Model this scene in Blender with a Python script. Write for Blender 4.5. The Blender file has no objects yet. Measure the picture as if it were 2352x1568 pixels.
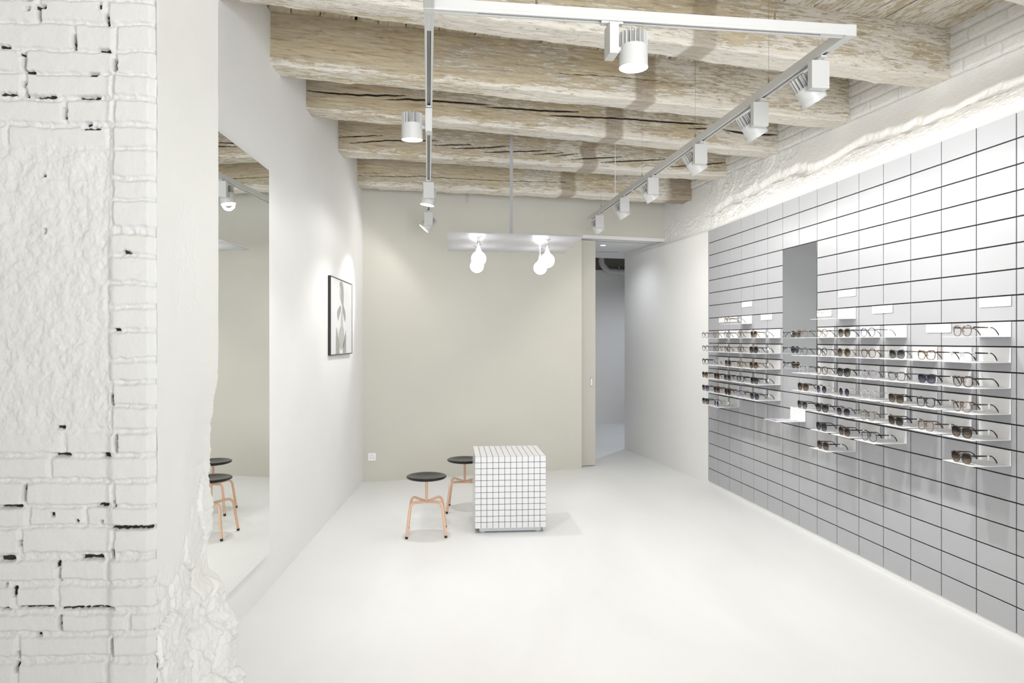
import bpy, bmesh, math, random
from mathutils import Vector, Matrix, noise
random.seed(7)
PI = math.pi
S = bpy.context.scene
COL = S.collection
# ---------------------------------------------------------------- camera constants (photo is 2352 x 1568)
F, CX, HY, CH = 1633.0, 1176.0, 780.1, 1.5
def on_floor(px, py):
    y = F * CH / (py - HY); return ((px - CX) / F * y, y)
def lerp(a, b, t): return a + (b - a) * t
def smooth(a, b, x):
    t = max(0.0, min(1.0, (x - a) / (b - a))); return t * t * (3 - 2 * t)
# ---------------------------------------------------------------- materials
MATS = {}
def nt(name):
    m = bpy.data.materials.new(name); m.use_nodes = True
    n = m.node_tree; n.nodes.clear()
    out = n.nodes.new('ShaderNodeOutputMaterial'); b = n.nodes.new('ShaderNodeBsdfPrincipled')
    n.links.new(b.outputs[0], out.inputs[0]); MATS[name] = m
    return m, n, b, out
def node(n, t, **kw):
    x = n.nodes.new(t)
    for k, v in kw.items():
        if k in x.inputs.keys(): x.inputs[k].default_value = v
        else: setattr(x, k, v)
    return x
def ramp(n, src, stops):
    r = n.nodes.new('ShaderNodeValToRGB'); cr = r.color_ramp
    while len(cr.elements) < len(stops): cr.elements.new(0.5)
    for e, (p, c) in zip(cr.elements, stops):
        e.position = p; e.color = (c[0], c[1], c[2], 1) if not isinstance(c, (int, float)) else (c, c, c, 1)
    n.links.new(src, r.inputs[0]); return r
def mixc(n, fac, a, b):
    x = n.nodes.new('ShaderNodeMix'); x.data_type = 'RGBA'
    if isinstance(fac, (int, float)): x.inputs[0].default_value = fac
    else: n.links.new(fac, x.inputs[0])
    for i, v in ((6, a), (7, b)):
        if isinstance(v, tuple): x.inputs[i].default_value = (v[0], v[1], v[2], 1)
        else: n.links.new(v, x.inputs[i])
    return x.outputs[2]
def math_(n, op, a, b=0.0, clamp=False):
    x = n.nodes.new('ShaderNodeMath'); x.operation = op; x.use_clamp = clamp
    for i, v in ((0, a), (1, b)):
        if isinstance(v, (int, float)): x.inputs[i].default_value = v
        else: n.links.new(v, x.inputs[i])
    return x.outputs[0]
def simple(name, col, rough=0.5, metal=0.0, bump=0.0, bscale=60.0, spec=0.5, var=0.0, coat=0.0):
    m, n, b, o = nt(name)
    b.inputs['Base Color'].default_value = (*col, 1); b.inputs['Roughness'].default_value = rough
    b.inputs['Metallic'].default_value = metal; b.inputs['Specular IOR Level'].default_value = spec
    b.inputs['Coat Weight'].default_value = coat
    tc = n.nodes.new('ShaderNodeTexCoord')
    ns = node(n, 'ShaderNodeTexNoise', Scale=bscale, Detail=4.0)
    n.links.new(tc.outputs['Object'], ns.inputs['Vector'])
    if var > 0:
        r = ramp(n, ns.outputs[0], [(0.3, tuple(c * (1 - var) for c in col)), (0.7, tuple(min(1, c * (1 + var)) for c in col))])
        n.links.new(r.outputs[0], b.inputs['Base Color'])
    if bump > 0:
        bp = node(n, 'ShaderNodeBump', Strength=bump, Distance=0.01)
        n.links.new(ns.outputs[0], bp.inputs['Height']); n.links.new(bp.outputs[0], b.inputs['Normal'])
    return m
def emis(name, col, st):
    m, n, b, o = nt(name)
    b.inputs['Base Color'].default_value = (*col, 1)
    b.inputs['Emission Color'].default_value = (*col, 1); b.inputs['Emission Strength'].default_value = st
    return m
def wall_paint(name, col, bump=0.12, darkening=0.03, rough=0.75):
    m, n, b, o = nt(name)
    tc = n.nodes.new('ShaderNodeTexCoord')
    a = node(n, 'ShaderNodeTexNoise', Scale=1.3, Detail=5.0, Roughness=0.6)
    c = node(n, 'ShaderNodeTexNoise', Scale=38.0, Detail=6.0, Roughness=0.6)
    n.links.new(tc.outputs['Object'], a.inputs['Vector']); n.links.new(tc.outputs['Object'], c.inputs['Vector'])
    r = ramp(n, a.outputs[0], [(0.35, tuple(x * (1 - darkening) for x in col)), (0.65, col)])
    n.links.new(r.outputs[0], b.inputs['Base Color']); b.inputs['Roughness'].default_value = rough
    b.inputs['Specular IOR Level'].default_value = 0.25
    s = math_(n, 'ADD', c.outputs[0], math_(n, 'MULTIPLY', a.outputs[0], 3.0))
    bp = node(n, 'ShaderNodeBump', Strength=bump, Distance=0.006)
    n.links.new(s, bp.inputs['Height']); n.links.new(bp.outputs[0], b.inputs['Normal'])
    return m
M_wall = wall_paint('white_wall_paint', (0.84, 0.84, 0.83))
M_back = wall_paint('back_wall_paint', (0.62, 0.605, 0.545), bump=0.05)
M_corr = wall_paint('corridor_paint', (0.70, 0.69, 0.68), bump=0.05)
M_corrdark = wall_paint('rear_painted_shade', (0.20, 0.19, 0.16), bump=0.05)  # dark colour carries the missing light on rear room ceiling and upper wall
M_soffit = simple('soffit_paint', (0.80, 0.80, 0.80), 0.6)
M_doorp = wall_paint('door_paint', (0.56, 0.54, 0.485), bump=0.02, darkening=0.01, rough=0.5)
def make_floor():
    m, n, b, o = nt('poured_white_floor')
    tc = n.nodes.new('ShaderNodeTexCoord')
    mp = n.nodes.new('ShaderNodeMapping'); mp.inputs['Scale'].default_value = (1.0, 0.35, 1); mp.inputs['Rotation'].default_value = (0, 0, 0.5)
    n.links.new(tc.outputs['Object'], mp.inputs['Vector'])
    a = node(n, 'ShaderNodeTexNoise', Scale=1.6, Detail=7.0, Roughness=0.62, Distortion=0.6)
    n.links.new(mp.outputs[0], a.inputs['Vector'])
    r = ramp(n, a.outputs[0], [(0.30, (0.765, 0.77, 0.77)), (0.5, (0.79, 0.797, 0.80)), (0.7, (0.815, 0.823, 0.83))])
    n.links.new(r.outputs[0], b.inputs['Base Color'])
    rr = ramp(n, a.outputs[0], [(0.3, 0.36), (0.7, 0.5)])
    n.links.new(rr.outputs[0], b.inputs['Roughness']); b.inputs['Specular IOR Level'].default_value = 0.35
    bp = node(n, 'ShaderNodeBump', Strength=0.05, Distance=0.01)
    n.links.new(a.outputs[0], bp.inputs['Height']); n.links.new(bp.outputs[0], b.inputs['Normal'])
    return m
M_floor = make_floor()
def make_masonry(name, col, fine=0.5, dark=(0.05, 0.04, 0.03)):
    # painted masonry: the unpainted bottom of open joints and pits is bare dark mortar (attribute 'void')
    m, n, b, o = nt(name)
    tc = n.nodes.new('ShaderNodeTexCoord')
    a = node(n, 'ShaderNodeTexNoise', Scale=55.0, Detail=8.0, Roughness=0.65)
    c = node(n, 'ShaderNodeTexNoise', Scale=2.5, Detail=3.0)
    e = node(n, 'ShaderNodeTexNoise', Scale=240.0, Detail=3.0)
    for x in (a, c, e): n.links.new(tc.outputs['Object'], x.inputs['Vector'])
    r = ramp(n, c.outputs[0], [(0.35, tuple(x * 0.97 for x in col)), (0.65, col)])
    at = n.nodes.new('ShaderNodeAttribute'); at.attribute_name = 'void'
    vf = math_(n, 'ADD', at.outputs['Fac'], math_(n, 'MULTIPLY', math_(n, 'SUBTRACT', a.outputs[0], 0.5), 1.2))
    vr = ramp(n, math_(n, 'MULTIPLY', vf, math_(n, 'GREATER_THAN', at.outputs['Fac'], 0.08)), [(0.46, 0.0), (0.62, 1.0)])
    n.links.new(mixc(n, vr.outputs[0], r.outputs[0], dark), b.inputs['Base Color'])
    b.inputs['Roughness'].default_value = 0.7; b.inputs['Specular IOR Level'].default_value = 0.25
    s = math_(n, 'ADD', a.outputs[0], math_(n, 'MULTIPLY', e.outputs[0], 0.3))
    bp = node(n, 'ShaderNodeBump', Strength=fine, Distance=0.006)
    n.links.new(s, bp.inputs['Height']); n.links.new(bp.outputs[0], b.inputs['Normal'])
    return m
M_brick = make_masonry('painted_brickwork', (0.69, 0.685, 0.67), 0.35)
M_reveal = make_masonry('painted_plaster_reveal', (0.82, 0.815, 0.79), 0.12)
M_rough = make_masonry('rough_painted_plaster', (0.87, 0.865, 0.85), 0.8)
M_band = make_masonry('painted_brick_band', (0.87, 0.865, 0.85), 0.45)
def make_wood(name, whitex=True):
    m, n, b, o = nt(name)
    tc = n.nodes.new('ShaderNodeTexCoord')
    oi = n.nodes.new('ShaderNodeObjectInfo')
    sep = n.nodes.new('ShaderNodeSeparateXYZ'); n.links.new(tc.outputs['Object'], sep.inputs[0])
    off = n.nodes.new('ShaderNodeCombineXYZ'); n.links.new(math_(n, 'MULTIPLY', oi.outputs['Random'], 37.0), off.inputs[0]); n.links.new(math_(n, 'MULTIPLY', oi.outputs['Random'], 11.0), off.inputs[2])
    add = n.nodes.new('ShaderNodeVectorMath'); add.operation = 'ADD'
    n.links.new(tc.outputs['Object'], add.inputs[0]); n.links.new(off.outputs[0], add.inputs[1])
    def mapped(sx, sy, sz, scale, det, rough=0.6, dist=0.0):
        mp = n.nodes.new('ShaderNodeMapping'); mp.inputs['Scale'].default_value = (sx, sy, sz)
        n.links.new(add.outputs[0], mp.inputs['Vector'])
        t = node(n, 'ShaderNodeTexNoise', Scale=scale, Detail=det, Roughness=rough, Distortion=dist)
        n.links.new(mp.outputs[0], t.inputs['Vector']); return t.outputs[0]
    grain = mapped(0.7, 7, 9, 6.0, 8.0, 0.65, 0.4)
    fine = mapped(1.0, 12, 16, 9.0, 6.0, 0.7)
    patch = mapped(0.6, 1.6, 1.6, 2.6, 4.0, 0.6)
    flake = mapped(0.30, 2.0, 2.3, 30.0, 7.0, 0.74, 0.4)
    wood = ramp(n, grain, [(0.28, (0.25, 0.19, 0.12)), (0.45, (0.56, 0.47, 0.325)), (0.6, (0.65, 0.565, 0.405)), (0.75, (0.71, 0.63, 0.47))]).outputs[0]
    grey = ramp(n, fine, [(0.3, (0.44, 0.385, 0.315)), (0.7, (0.68, 0.62, 0.53))]).outputs[0]
    pf = ramp(n, patch, [(0.42, 0.0), (0.62, 1.0)]).outputs[0]
    base = mixc(n, math_(n, 'MULTIPLY', pf, 0.7), wood, grey)
    # orange bare-wood flakes
    orf = ramp(n, mapped(0.8, 3, 3.4, 9.0, 6.0, 0.7), [(0.66, 0.0), (0.70, 1.0)]).outputs[0]
    base = mixc(n, math_(n, 'MULTIPLY', orf, 0.75), base, (0.55, 0.37, 0.19))
    # remains of cream limewash: more towards the right end and along the lower arris
    gx = math_(n, 'MULTIPLY', math_(n, 'SUBTRACT', sep.outputs[0], 1.3), 0.055)
    gx = math_(n, 'MINIMUM', math_(n, 'MAXIMUM', gx, -0.03), 0.11)
    at = n.nodes.new('ShaderNodeAttribute'); at.attribute_name = 'lower'
    gl = math_(n, 'MULTIPLY', at.outputs['Fac'], 0.15)
    sm = math_(n, 'ADD', math_(n, 'ADD', flake, math_(n, 'MULTIPLY', math_(n, 'SUBTRACT', patch, 0.5), 0.55)), math_(n, 'ADD', gx, gl))
    pm = ramp(n, sm, [(0.565, 0.0), (0.60, 1.0)]).outputs[0]
    pcol = ramp(n, fine, [(0.3, (0.76, 0.71, 0.62)), (0.65, (0.88, 0.85, 0.79))]).outputs[0]
    colr = mixc(n, math_(n, 'MULTIPLY', pm, 0.9), base, pcol)
    # dark band left where an old partition met the beam, plus painted shade on the rearmost right end and darker left ends, and open cracks (attribute 'crack')
    ast = n.nodes.new('ShaderNodeAttribute'); ast.attribute_name = 'darkening'
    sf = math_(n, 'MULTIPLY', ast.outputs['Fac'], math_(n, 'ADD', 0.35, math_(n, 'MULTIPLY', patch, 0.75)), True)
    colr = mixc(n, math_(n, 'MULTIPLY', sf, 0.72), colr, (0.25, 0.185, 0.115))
    ac = n.nodes.new('ShaderNodeAttribute'); ac.attribute_name = 'crack'
    cf = ramp(n, ac.outputs['Fac'], [(0.25, 0.0), (0.6, 1.0)]).outputs[0]
    colr = mixc(n, cf, colr, (0.035, 0.026, 0.018))
    # hairline shakes
    hl = ramp(n, mapped(0.35, 5, 13, 4.0, 3.0, 0.5), [(0.492, 0.0), (0.5, 1.0), (0.508, 0.0)]).outputs[0]
    dk = ramp(n, mapped(0.9, 3.2, 4.5, 12.0, 7.0, 0.75), [(0.32, 1.0), (0.43, 0.0)]).outputs[0]
    colr = mixc(n, math_(n, 'MULTIPLY', dk, 0.72), colr, (0.21, 0.155, 0.10))
    hm = ramp(n, patch, [(0.52, 0.0), (0.6, 1.0)]).outputs[0]
    colr = mixc(n, math_(n, 'MULTIPLY', math_(n, 'MULTIPLY', hl, hm), 0.55), colr, (0.10, 0.075, 0.05))
    n.links.new(colr, b.inputs['Base Color']); b.inputs['Roughness'].default_value = 0.85; b.inputs['Specular IOR Level'].default_value = 0.15
    s = math_(n, 'ADD', math_(n, 'MULTIPLY', pm, 0.35), math_(n, 'ADD', grain, math_(n, 'MULTIPLY', fine, 0.5)))
    bp = node(n, 'ShaderNodeBump', Strength=0.55, Distance=0.008)
    n.links.new(s, bp.inputs['Height']); n.links.new(bp.outputs[0], b.inputs['Normal'])
    return m
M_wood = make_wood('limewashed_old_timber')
M_gap = simple('dark_void', (0.02, 0.016, 0.012), 0.9)
M_tile = simple('grey_glazed_tile', (0.425, 0.432, 0.455), 0.30, spec=0.5, bump=0.0)
M_joint = simple('black_joint', (0.012, 0.010, 0.010), 0.8)
M_wtile = simple('white_glazed_tile', (0.74, 0.745, 0.76), 0.16, spec=0.5)
M_cjoint = simple('dark_grey_joint', (0.07, 0.06, 0.058), 0.8)
M_wmetal = simple('white_powder_coated_metal', (0.86, 0.86, 0.865), 0.4, spec=0.4)
M_track = simple('white_track_enamel', (0.63, 0.63, 0.62), 0.4)
M_slot = simple('dark_track_slot', (0.16, 0.16, 0.16), 0.5)
M_copperrail = simple('conductor_rail', (0.5, 0.5, 0.49), 0.3, metal=0.8)
M_plate = simple('lilac_white_lacquer', (0.36, 0.365, 0.40), 0.25, spec=0.5)
M_rodgrey = simple('grey_painted_steel', (0.40, 0.40, 0.42), 0.4)
M_chrome = simple('chrome', (0.75, 0.76, 0.78), 0.12, metal=1.0)
M_wire = simple('steel_wire', (0.28, 0.25, 0.2), 0.4, metal=0.6)
M_brass = simple('aged_ferrule', (0.35, 0.31, 0.22), 0.35, metal=0.8)
M_bulb = emis('lit_opal_globe', (1.0, 0.965, 0.90), 18.0)
M_lens = emis('lit_spot_lens', (1.0, 0.975, 0.93), 9.0)
M_down = emis('lit_downlight', (1.0, 0.99, 0.97), 8.0)
M_seat = simple('black_satin_seat', (0.010, 0.010, 0.011), 0.24, spec=0.3)
M_copper = simple('salmon_copper_tube', (0.74, 0.475, 0.335), 0.38, metal=0.1, spec=0.5)
M_rubber = simple('black_rubber', (0.02, 0.02, 0.02), 0.6)
M_plinth = simple('pale_blue_white_plinth', (0.72, 0.745, 0.775), 0.35)
M_black = simple('black_frame', (0.02, 0.02, 0.02), 0.4)
M_print = simple('print_paper', (0.80, 0.81, 0.84), 0.15, spec=0.5)
M_fig1 = simple('print_grey', (0.33, 0.33, 0.32), 0.3)
M_fig2 = simple('print_light_grey', (0.47, 0.47, 0.46), 0.3)
M_letter = simple('pale_lettering', (0.66, 0.67, 0.69), 0.6)
M_hole = simple('socket_hole', (0.12, 0.11, 0.1), 0.6)
M_tag = simple('white_price_tag', (0.85, 0.85, 0.85), 0.5)
M_pipe = simple('painted_pipe', (0.56, 0.55, 0.525), 0.5)
M_leaf1 = simple('violet_leaflet', (0.42, 0.38, 0.62), 0.3, var=0.3, bscale=22)
M_leaf2 = simple('pale_leaflet', (0.80, 0.74, 0.72), 0.3, var=0.1, bscale=30)
def mirror_mat(name, tint):
    m, n, b, o = nt(name)
    b.inputs['Base Color'].default_value = (*tint, 1); b.inputs['Metallic'].default_value = 1; b.inputs['Roughness'].default_value = 0.0
    return m
M_mirror = mirror_mat('mirror_silver', (0.93, 0.95, 0.93))
M_mirror2 = mirror_mat('grey_mirror', (0.58, 0.61, 0.70))
M_medge = simple('mirror_edge', (0.13, 0.17, 0.15), 0.2)
def lens_mat(name, top, bot, dens_t, dens_b):
    m, n, b, o = nt(name)
    tr = n.nodes.new('ShaderNodeBsdfTransparent'); gl = n.nodes.new('ShaderNodeBsdfGlossy'); gl.inputs['Roughness'].default_value = 0.04
    tc = n.nodes.new('ShaderNodeTexCoord'); sp = n.nodes.new('ShaderNodeSeparateXYZ'); n.links.new(tc.outputs['Object'], sp.inputs[0])
    f = math_(n, 'DIVIDE', math_(n, 'SUBTRACT', sp.outputs[2], 0.008), 0.045, True)
    r = ramp(n, f, [(0.0, bot), (0.12, bot), (0.62, top)])
    n.links.new(r.outputs[0], tr.inputs[0])
    mx = n.nodes.new('ShaderNodeMixShader'); mx.inputs[0].default_value = dens_t
    n.links.new(tr.outputs[0], mx.inputs[1]); n.links.new(gl.outputs[0], mx.inputs[2]); n.links.new(mx.outputs[0], o.inputs[0])
    return m
LENS = {'clear': lens_mat('clear_lens', (0.97, 0.97, 0.97), (0.98, 0.98, 0.98), 0.03, 0.03),
        'brown': lens_mat('brown_gradient_lens', (0.055, 0.04, 0.026), (0.42, 0.35, 0.28), 0.04, 0.04),
        'grey': lens_mat('grey_gradient_lens', (0.03, 0.03, 0.03), (0.40, 0.40, 0.39), 0.04, 0.04),
        'green': lens_mat('green_black_lens', (0.018, 0.028, 0.028), (0.16, 0.20, 0.20), 0.04, 0.04),
        'violet': lens_mat('violet_grey_lens', (0.05, 0.04, 0.065), (0.30, 0.28, 0.40), 0.04, 0.04)}
def acet(name, c1, c2=None, alpha=1.0, sc=150):
    m, n, b, o = nt(name)
    b.inputs['Roughness'].default_value = 0.18
    if c2:
        tc = n.nodes.new('ShaderNodeTexCoord'); t = node(n, 'ShaderNodeTexNoise', Scale=sc, Detail=2.0)
        n.links.new(tc.outputs['Object'], t.inputs['Vector'])
        n.links.new(ramp(n, t.outputs[0], [(0.42, c1), (0.58, c2)]).outputs[0], b.inputs['Base Color'])
    else: b.inputs['Base Color'].default_value = (*c1, 1)
    if alpha < 1: b.inputs['Alpha'].default_value = alpha
    return m
FR = {'black': (acet('black_acetate', (0.012, 0.012, 0.014)), 'black'),
      'navy': (acet('navy_acetate', (0.02, 0.028, 0.05)), 'navy blue'),
      'tort': (acet('tortoiseshell_acetate', (0.012, 0.008, 0.006), (0.11, 0.05, 0.025)), 'tortoiseshell'),
      'ltort': (acet('amber_tortoiseshell_acetate', (0.045, 0.028, 0.016), (0.20, 0.115, 0.06)), 'amber tortoiseshell'),
      'brown': (acet('brown_acetate', (0.04, 0.026, 0.02), (0.09, 0.055, 0.04)), 'brown'),
      'beige': (acet('beige_acetate', (0.26, 0.19, 0.15), (0.14, 0.09, 0.07), 0.85), 'beige'),
      'grey': (acet('grey_acetate', (0.05, 0.05, 0.055), (0.12, 0.12, 0.13)), 'grey'),
      'clear': (acet('clear_acetate', (0.52, 0.52, 0.53), None, 0.55), 'transparent'),
      'lilac': (acet('lilac_acetate', (0.30, 0.27, 0.38), None, 0.65), 'lilac'),
      'olive': (acet('olive_acetate', (0.17, 0.155, 0.11), None, 0.85), 'olive')}
# ---------------------------------------------------------------- mesh helpers
class MB:
    def __init__(s): s.v = []; s.f = []; s.mi = []; s.sm = []
    def add(s, vs, fs, mi=0, sm=False):
        o = len(s.v); s.v += [tuple(v) for v in vs]
        for f in fs: s.f.append(tuple(i + o for i in f)); s.mi.append(mi); s.sm.append(sm)
    def box(s, a, b, mi=0, M=None):
        (x0, y0, z0), (x1, y1, z1) = a, b
        vs = [(x0, y0, z0), (x1, y0, z0), (x1, y1, z0), (x0, y1, z0), (x0, y0, z1), (x1, y0, z1), (x1, y1, z1), (x0, y1, z1)]
        if M: vs = [M @ Vector(v) for v in vs]
        s.add(vs, [(0, 3, 2, 1), (4, 5, 6, 7), (0, 1, 5, 4), (1, 2, 6, 5), (2, 3, 7, 6), (3, 0, 4, 7)], mi)
    def cyl(s, p, q, r, n=20, r2=None, mi=0, caps=True):
        p, q = Vector(p), Vector(q); r2 = r if r2 is None else r2
        d = (q - p).normalized(); u = d.orthogonal().normalized(); w = d.cross(u)
        vs = []
        for c, rr in ((p, r), (q, r2)):
            for i in range(n):
                a = 2 * PI * i / n; vs.append(c + (u * math.cos(a) + w * math.sin(a)) * rr)
        s.add(vs, [(i, (i + 1) % n, n + (i + 1) % n, n + i) for i in range(n)], mi, True)
        if caps: s.add(vs, [tuple(range(n - 1, -1, -1)), tuple(range(n, 2 * n))], mi)
    def tube(s, pts, r, n=10, closed=False, mi=0, rx=None):
        pts = [Vector(p) for p in pts]; N = len(pts); rings = []
        prev = None
        for i in range(N):
            a = pts[(i - 1) % N] if closed or i > 0 else pts[i]; b = pts[(i + 1) % N] if closed or i < N - 1 else pts[i]
            t = (b - a).normalized()
            u = t.orthogonal().normalized() if prev is None else (prev - t * prev.dot(t)).normalized()
            prev = u; w = t.cross(u); rr = r[i] if isinstance(r, (list, tuple)) else r
            rings.append([pts[i] + (u * math.cos(2 * PI * k / n) + w * math.sin(2 * PI * k / n)) * rr for k in range(n)])
        vs = [v for ring in rings for v in ring]; fs = []
        for i in range(N if closed else N - 1):
            j = (i + 1) % N
            for k in range(n): fs.append((i * n + k, i * n + (k + 1) % n, j * n + (k + 1) % n, j * n + k))
        s.add(vs, fs, mi, True)
        if not closed: s.add(vs, [tuple(range(n - 1, -1, -1)), tuple(range((N - 1) * n, N * n))], mi)
    def lathe(s, prof, n=40, c=(0, 0, 0), mi=0):
        vs = []; fs = []
        for r, z in prof:
            for i in range(n): vs.append((c[0] + r * math.cos(2 * PI * i / n), c[1] + r * math.sin(2 * PI * i / n), c[2] + z))
        for j in range(len(prof) - 1):
            for i in range(n): fs.append((j * n + i, j * n + (i + 1) % n, (j + 1) * n + (i + 1) % n, (j + 1) * n + i))
        s.add(vs, fs, mi, True)
    def prism(s, poly, z0, z1, mi=0):
        n = len(poly); vs = [(x, y, z0) for x, y in poly] + [(x, y, z1) for x, y in poly]
        s.add(vs, [tuple(range(n - 1, -1, -1)), tuple(range(n, 2 * n))] + [(i, (i + 1) % n, n + (i + 1) % n, n + i) for i in range(n)], mi)
    def mesh(s, name, mats, bevel=0.0, merge=True):
        me = bpy.data.meshes.new(name); me.from_pydata(s.v, [], s.f)
        for m in (mats if isinstance(mats, (list, tuple)) else [mats]): me.materials.append(m)
        me.polygons.foreach_set('material_index', s.mi); me.polygons.foreach_set('use_smooth', s.sm); me.update()
        bm = bmesh.new(); bm.from_mesh(me)
        if merge: bmesh.ops.remove_doubles(bm, verts=bm.verts, dist=1e-6)
        bmesh.ops.recalc_face_normals(bm, faces=bm.faces)
        if bevel > 0:
            es = [e for e in bm.edges if len(e.link_faces) == 2 and e.calc_face_angle(0) > 0.7]
            bmesh.ops.bevel(bm, geom=es, offset=bevel, segments=2, affect='EDGES', profile=0.6)
        for e in bm.edges:
            if len(e.link_faces) == 2 and e.calc_face_angle(0) > 0.66: e.smooth = False
        bm.to_mesh(me); bm.free(); return me
def link(name, me, parent=None, loc=None, rot=None):
    o = bpy.data.objects.new(name, me); COL.objects.link(o)
    if parent: o.parent = parent
    if loc is not None: o.location = loc
    if rot is not None: o.rotation_euler = rot
    return o
def obj(name, mb, mats, parent=None, bevel=0.0, loc=None, rot=None, merge=True):
    return link(name, mb.mesh(name, mats, bevel, merge), parent, loc, rot)
def struct(name, mb, mats, bevel=0.0, merge=True):
    o = obj(name, mb, mats, bevel=bevel, merge=merge); o['kind'] = 'structure'; return o
def tag(o, label, cat, group=None):
    o['label'] = label; o['category'] = cat
    if group: o['group'] = group
    return o
def thing(name, label, cat, loc=(0, 0, 0), rz=0.0, group=None):
    o = bpy.data.objects.new(name, None); COL.objects.link(o); o.empty_display_size = 0.1
    o.location = loc; o.rotation_euler = (0, 0, rz); return tag(o, label, cat, group)
def grid(name, nu, nv, P, mats, attrs=(), parent=None, flip=False):
    """P(i, j) -> (Vector, {attr: value}) ; one displaced surface"""
    vs = []; av = {a: [] for a in attrs}
    for j in range(nv + 1):
        for i in range(nu + 1):
            p, d = P(i / nu, j / nv); vs.append(p)
            for a in attrs: av[a].append(d.get(a, 0.0))
    fs = []
    for j in range(nv):
        for i in range(nu):
            a = j * (nu + 1) + i; q = (a, a + 1, a + nu + 2, a + nu + 1)
            fs.append(q[::-1] if flip else q)
    me = bpy.data.meshes.new(name); me.from_pydata(vs, [], fs)
    for a in attrs:
        at = me.attributes.new(a, 'FLOAT', 'POINT'); at.data.foreach_set('value', av[a])
    me.materials.append(mats); me.polygons.foreach_set('use_smooth', [True] * len(fs)); me.update()
    return link(name, me, parent)
def fbm(x, y, z, o=4):
    return noise.fractal(Vector((x, y, z)), 0.6, 2.1, o)
# ---------------------------------------------------------------- plan of the room (metres, camera over the origin)
def left_x(y): return -1.574 + 0.0348 * (7.493 - y)          # plaster wall on the left
def panel_x(y): return 2.957 - 0.12143 * y                      # face of the tiled panel
def upper_x(y): return 2.80 - 0.236 * (y - 4.6)                 # old brick wall above it
def back_y(x): return 8.009 + 0.328 * x                         # rear wall
CEIL = 3.49; SOF = 2.686
YB = -3.2
CORNER = (1.853, back_y(1.853))
# floor
mb = MB(); mb.box((-4.2, YB, -0.12), (4.2, 13.4, 0.0)); struct('floor', mb, M_floor)
# left wall (plaster) and the outer room beyond the brick pier
mb = MB(); mb.prism([(left_x(2.3), 2.3), (left_x(7.6), 7.6), (left_x(7.6) - 0.25, 7.6), (left_x(2.3) - 0.25, 2.3)], 0, CEIL + .1)
struct('wall_left', mb, M_wall)
mb = MB(); mb.prism([(-3.6, YB), (-3.4, YB), (-3.4, 2.4), (-3.6, 2.4)], 0, CEIL + .1); struct('wall_left_entrance', mb, M_wall)
# rear wall with the opening on the right
def bk(x, d=0.0): return (x - 0.312 * d, back_y(x) + 0.95 * d)
mb = MB()
mb.prism([bk(-1.9), bk(0.811), bk(0.811, 0.07), bk(-1.9, 0.07)], 0, CEIL + .1)
mb.prism([bk(0.811), bk(1.98), bk(1.98, 0.07), bk(0.811, 0.07)], SOF, CEIL + .1)
struct('wall_back', mb, M_back)
mb = MB(); mb.prism([bk(0.811, -0.006), bk(1.845, -0.006), bk(1.845, 0.0), bk(0.811, 0.0)], SOF - 0.002, SOF + 0.038)
struct('trim_1', mb, M_soffit)
# corridor behind
mb = MB()
mb.prism([(-0.8, 8.0), bk(0.811, 0.28), bk(1.9, 0.28), (1.95, 9.6), (1.85, 10.45), (1.52, 10.38), (0.3, 9.95), (-0.8, 9.6)], SOF, SOF + 0.06)
mb.prism([bk(0.811, 0.07), bk(1.98, 0.07), bk(1.9, 0.28), bk(0.811, 0.28)], SOF + 0.0, SOF + 0.06)
struct('ceiling_corridor', mb, M_soffit)
mb = MB(); mb.box((-1.0, 9.3, 3.3), (4.0, 13.2, 3.36)); mb.box((-1.0, 12.80, 2.752), (4.0, 12.90, 3.3)); struct('ceiling_rear_room_and_shade_box', mb, M_corrdark)  # dark upper wall box stands in for the unlit void above the wall
mb = MB(); mb.prism([bk(0.82, 0.185), bk(1.80, 0.185), bk(1.80, 0.20), bk(0.82, 0.20)], SOF - 0.001, SOF + 0.02); struct('trim_2', mb, M_gap)
mb = MB(); mb.box((1.10, 9.60, SOF - 0.001), (1.44, 9.615, SOF + 0.02)); struct('trim_3', mb, M_gap)
mb = MB(); mb.box((-1.0, 12.76, 0), (4.0, 12.9, 2.752)); mb.box((3.9, 9.7, 0), (4.0, 12.76, 3.3)); mb.box((-1.0, 8.3, 0), (-0.9, 12.76, 3.3))
struct('wall_rear_room', mb, M_corr)
# right wall, lower part: plaster beside the panel and the substrate behind it
mb = MB()
PL = (2.056, 7.423)
mb.prism([(1.549, 9.778), (2.050, 7.428), (panel_x(7.423) + .006, 7.423), (panel_x(YB) + .006, YB), (panel_x(YB) + .5, YB), (2.7, 9.9), (1.60, 9.86)], 0, 2.63)
mb.prism([(1.549, 9.778), CORNER, bk(1.98, 0.02), (2.3, 9.9), (1.60, 9.86)], 2.6, SOF + 0.02)
o_wr = struct('wall_right', mb, M_wall)
mb = MB(); mb.prism([(3.3, YB), (3.75, YB), (2.9, 9.2), (2.35, 9.2), (upper_x(8.9) + 0.03, 8.9), (upper_x(4.4) + .03, 4.4), (upper_x(1) + .03, 1.0)], 2.6, CEIL + .1)
struct('wall_right_backing', mb, M_wall)
# a low kerb of plaster under the panel
mb = MB(); mb.prism([(panel_x(7.423) - .004, 7.44), (panel_x(YB) - .004, YB), (panel_x(YB) + .05, YB), (panel_x(7.423) + .05, 7.44)], 0, 0.034)
struct('baseboard_right', mb, M_wall)
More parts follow.
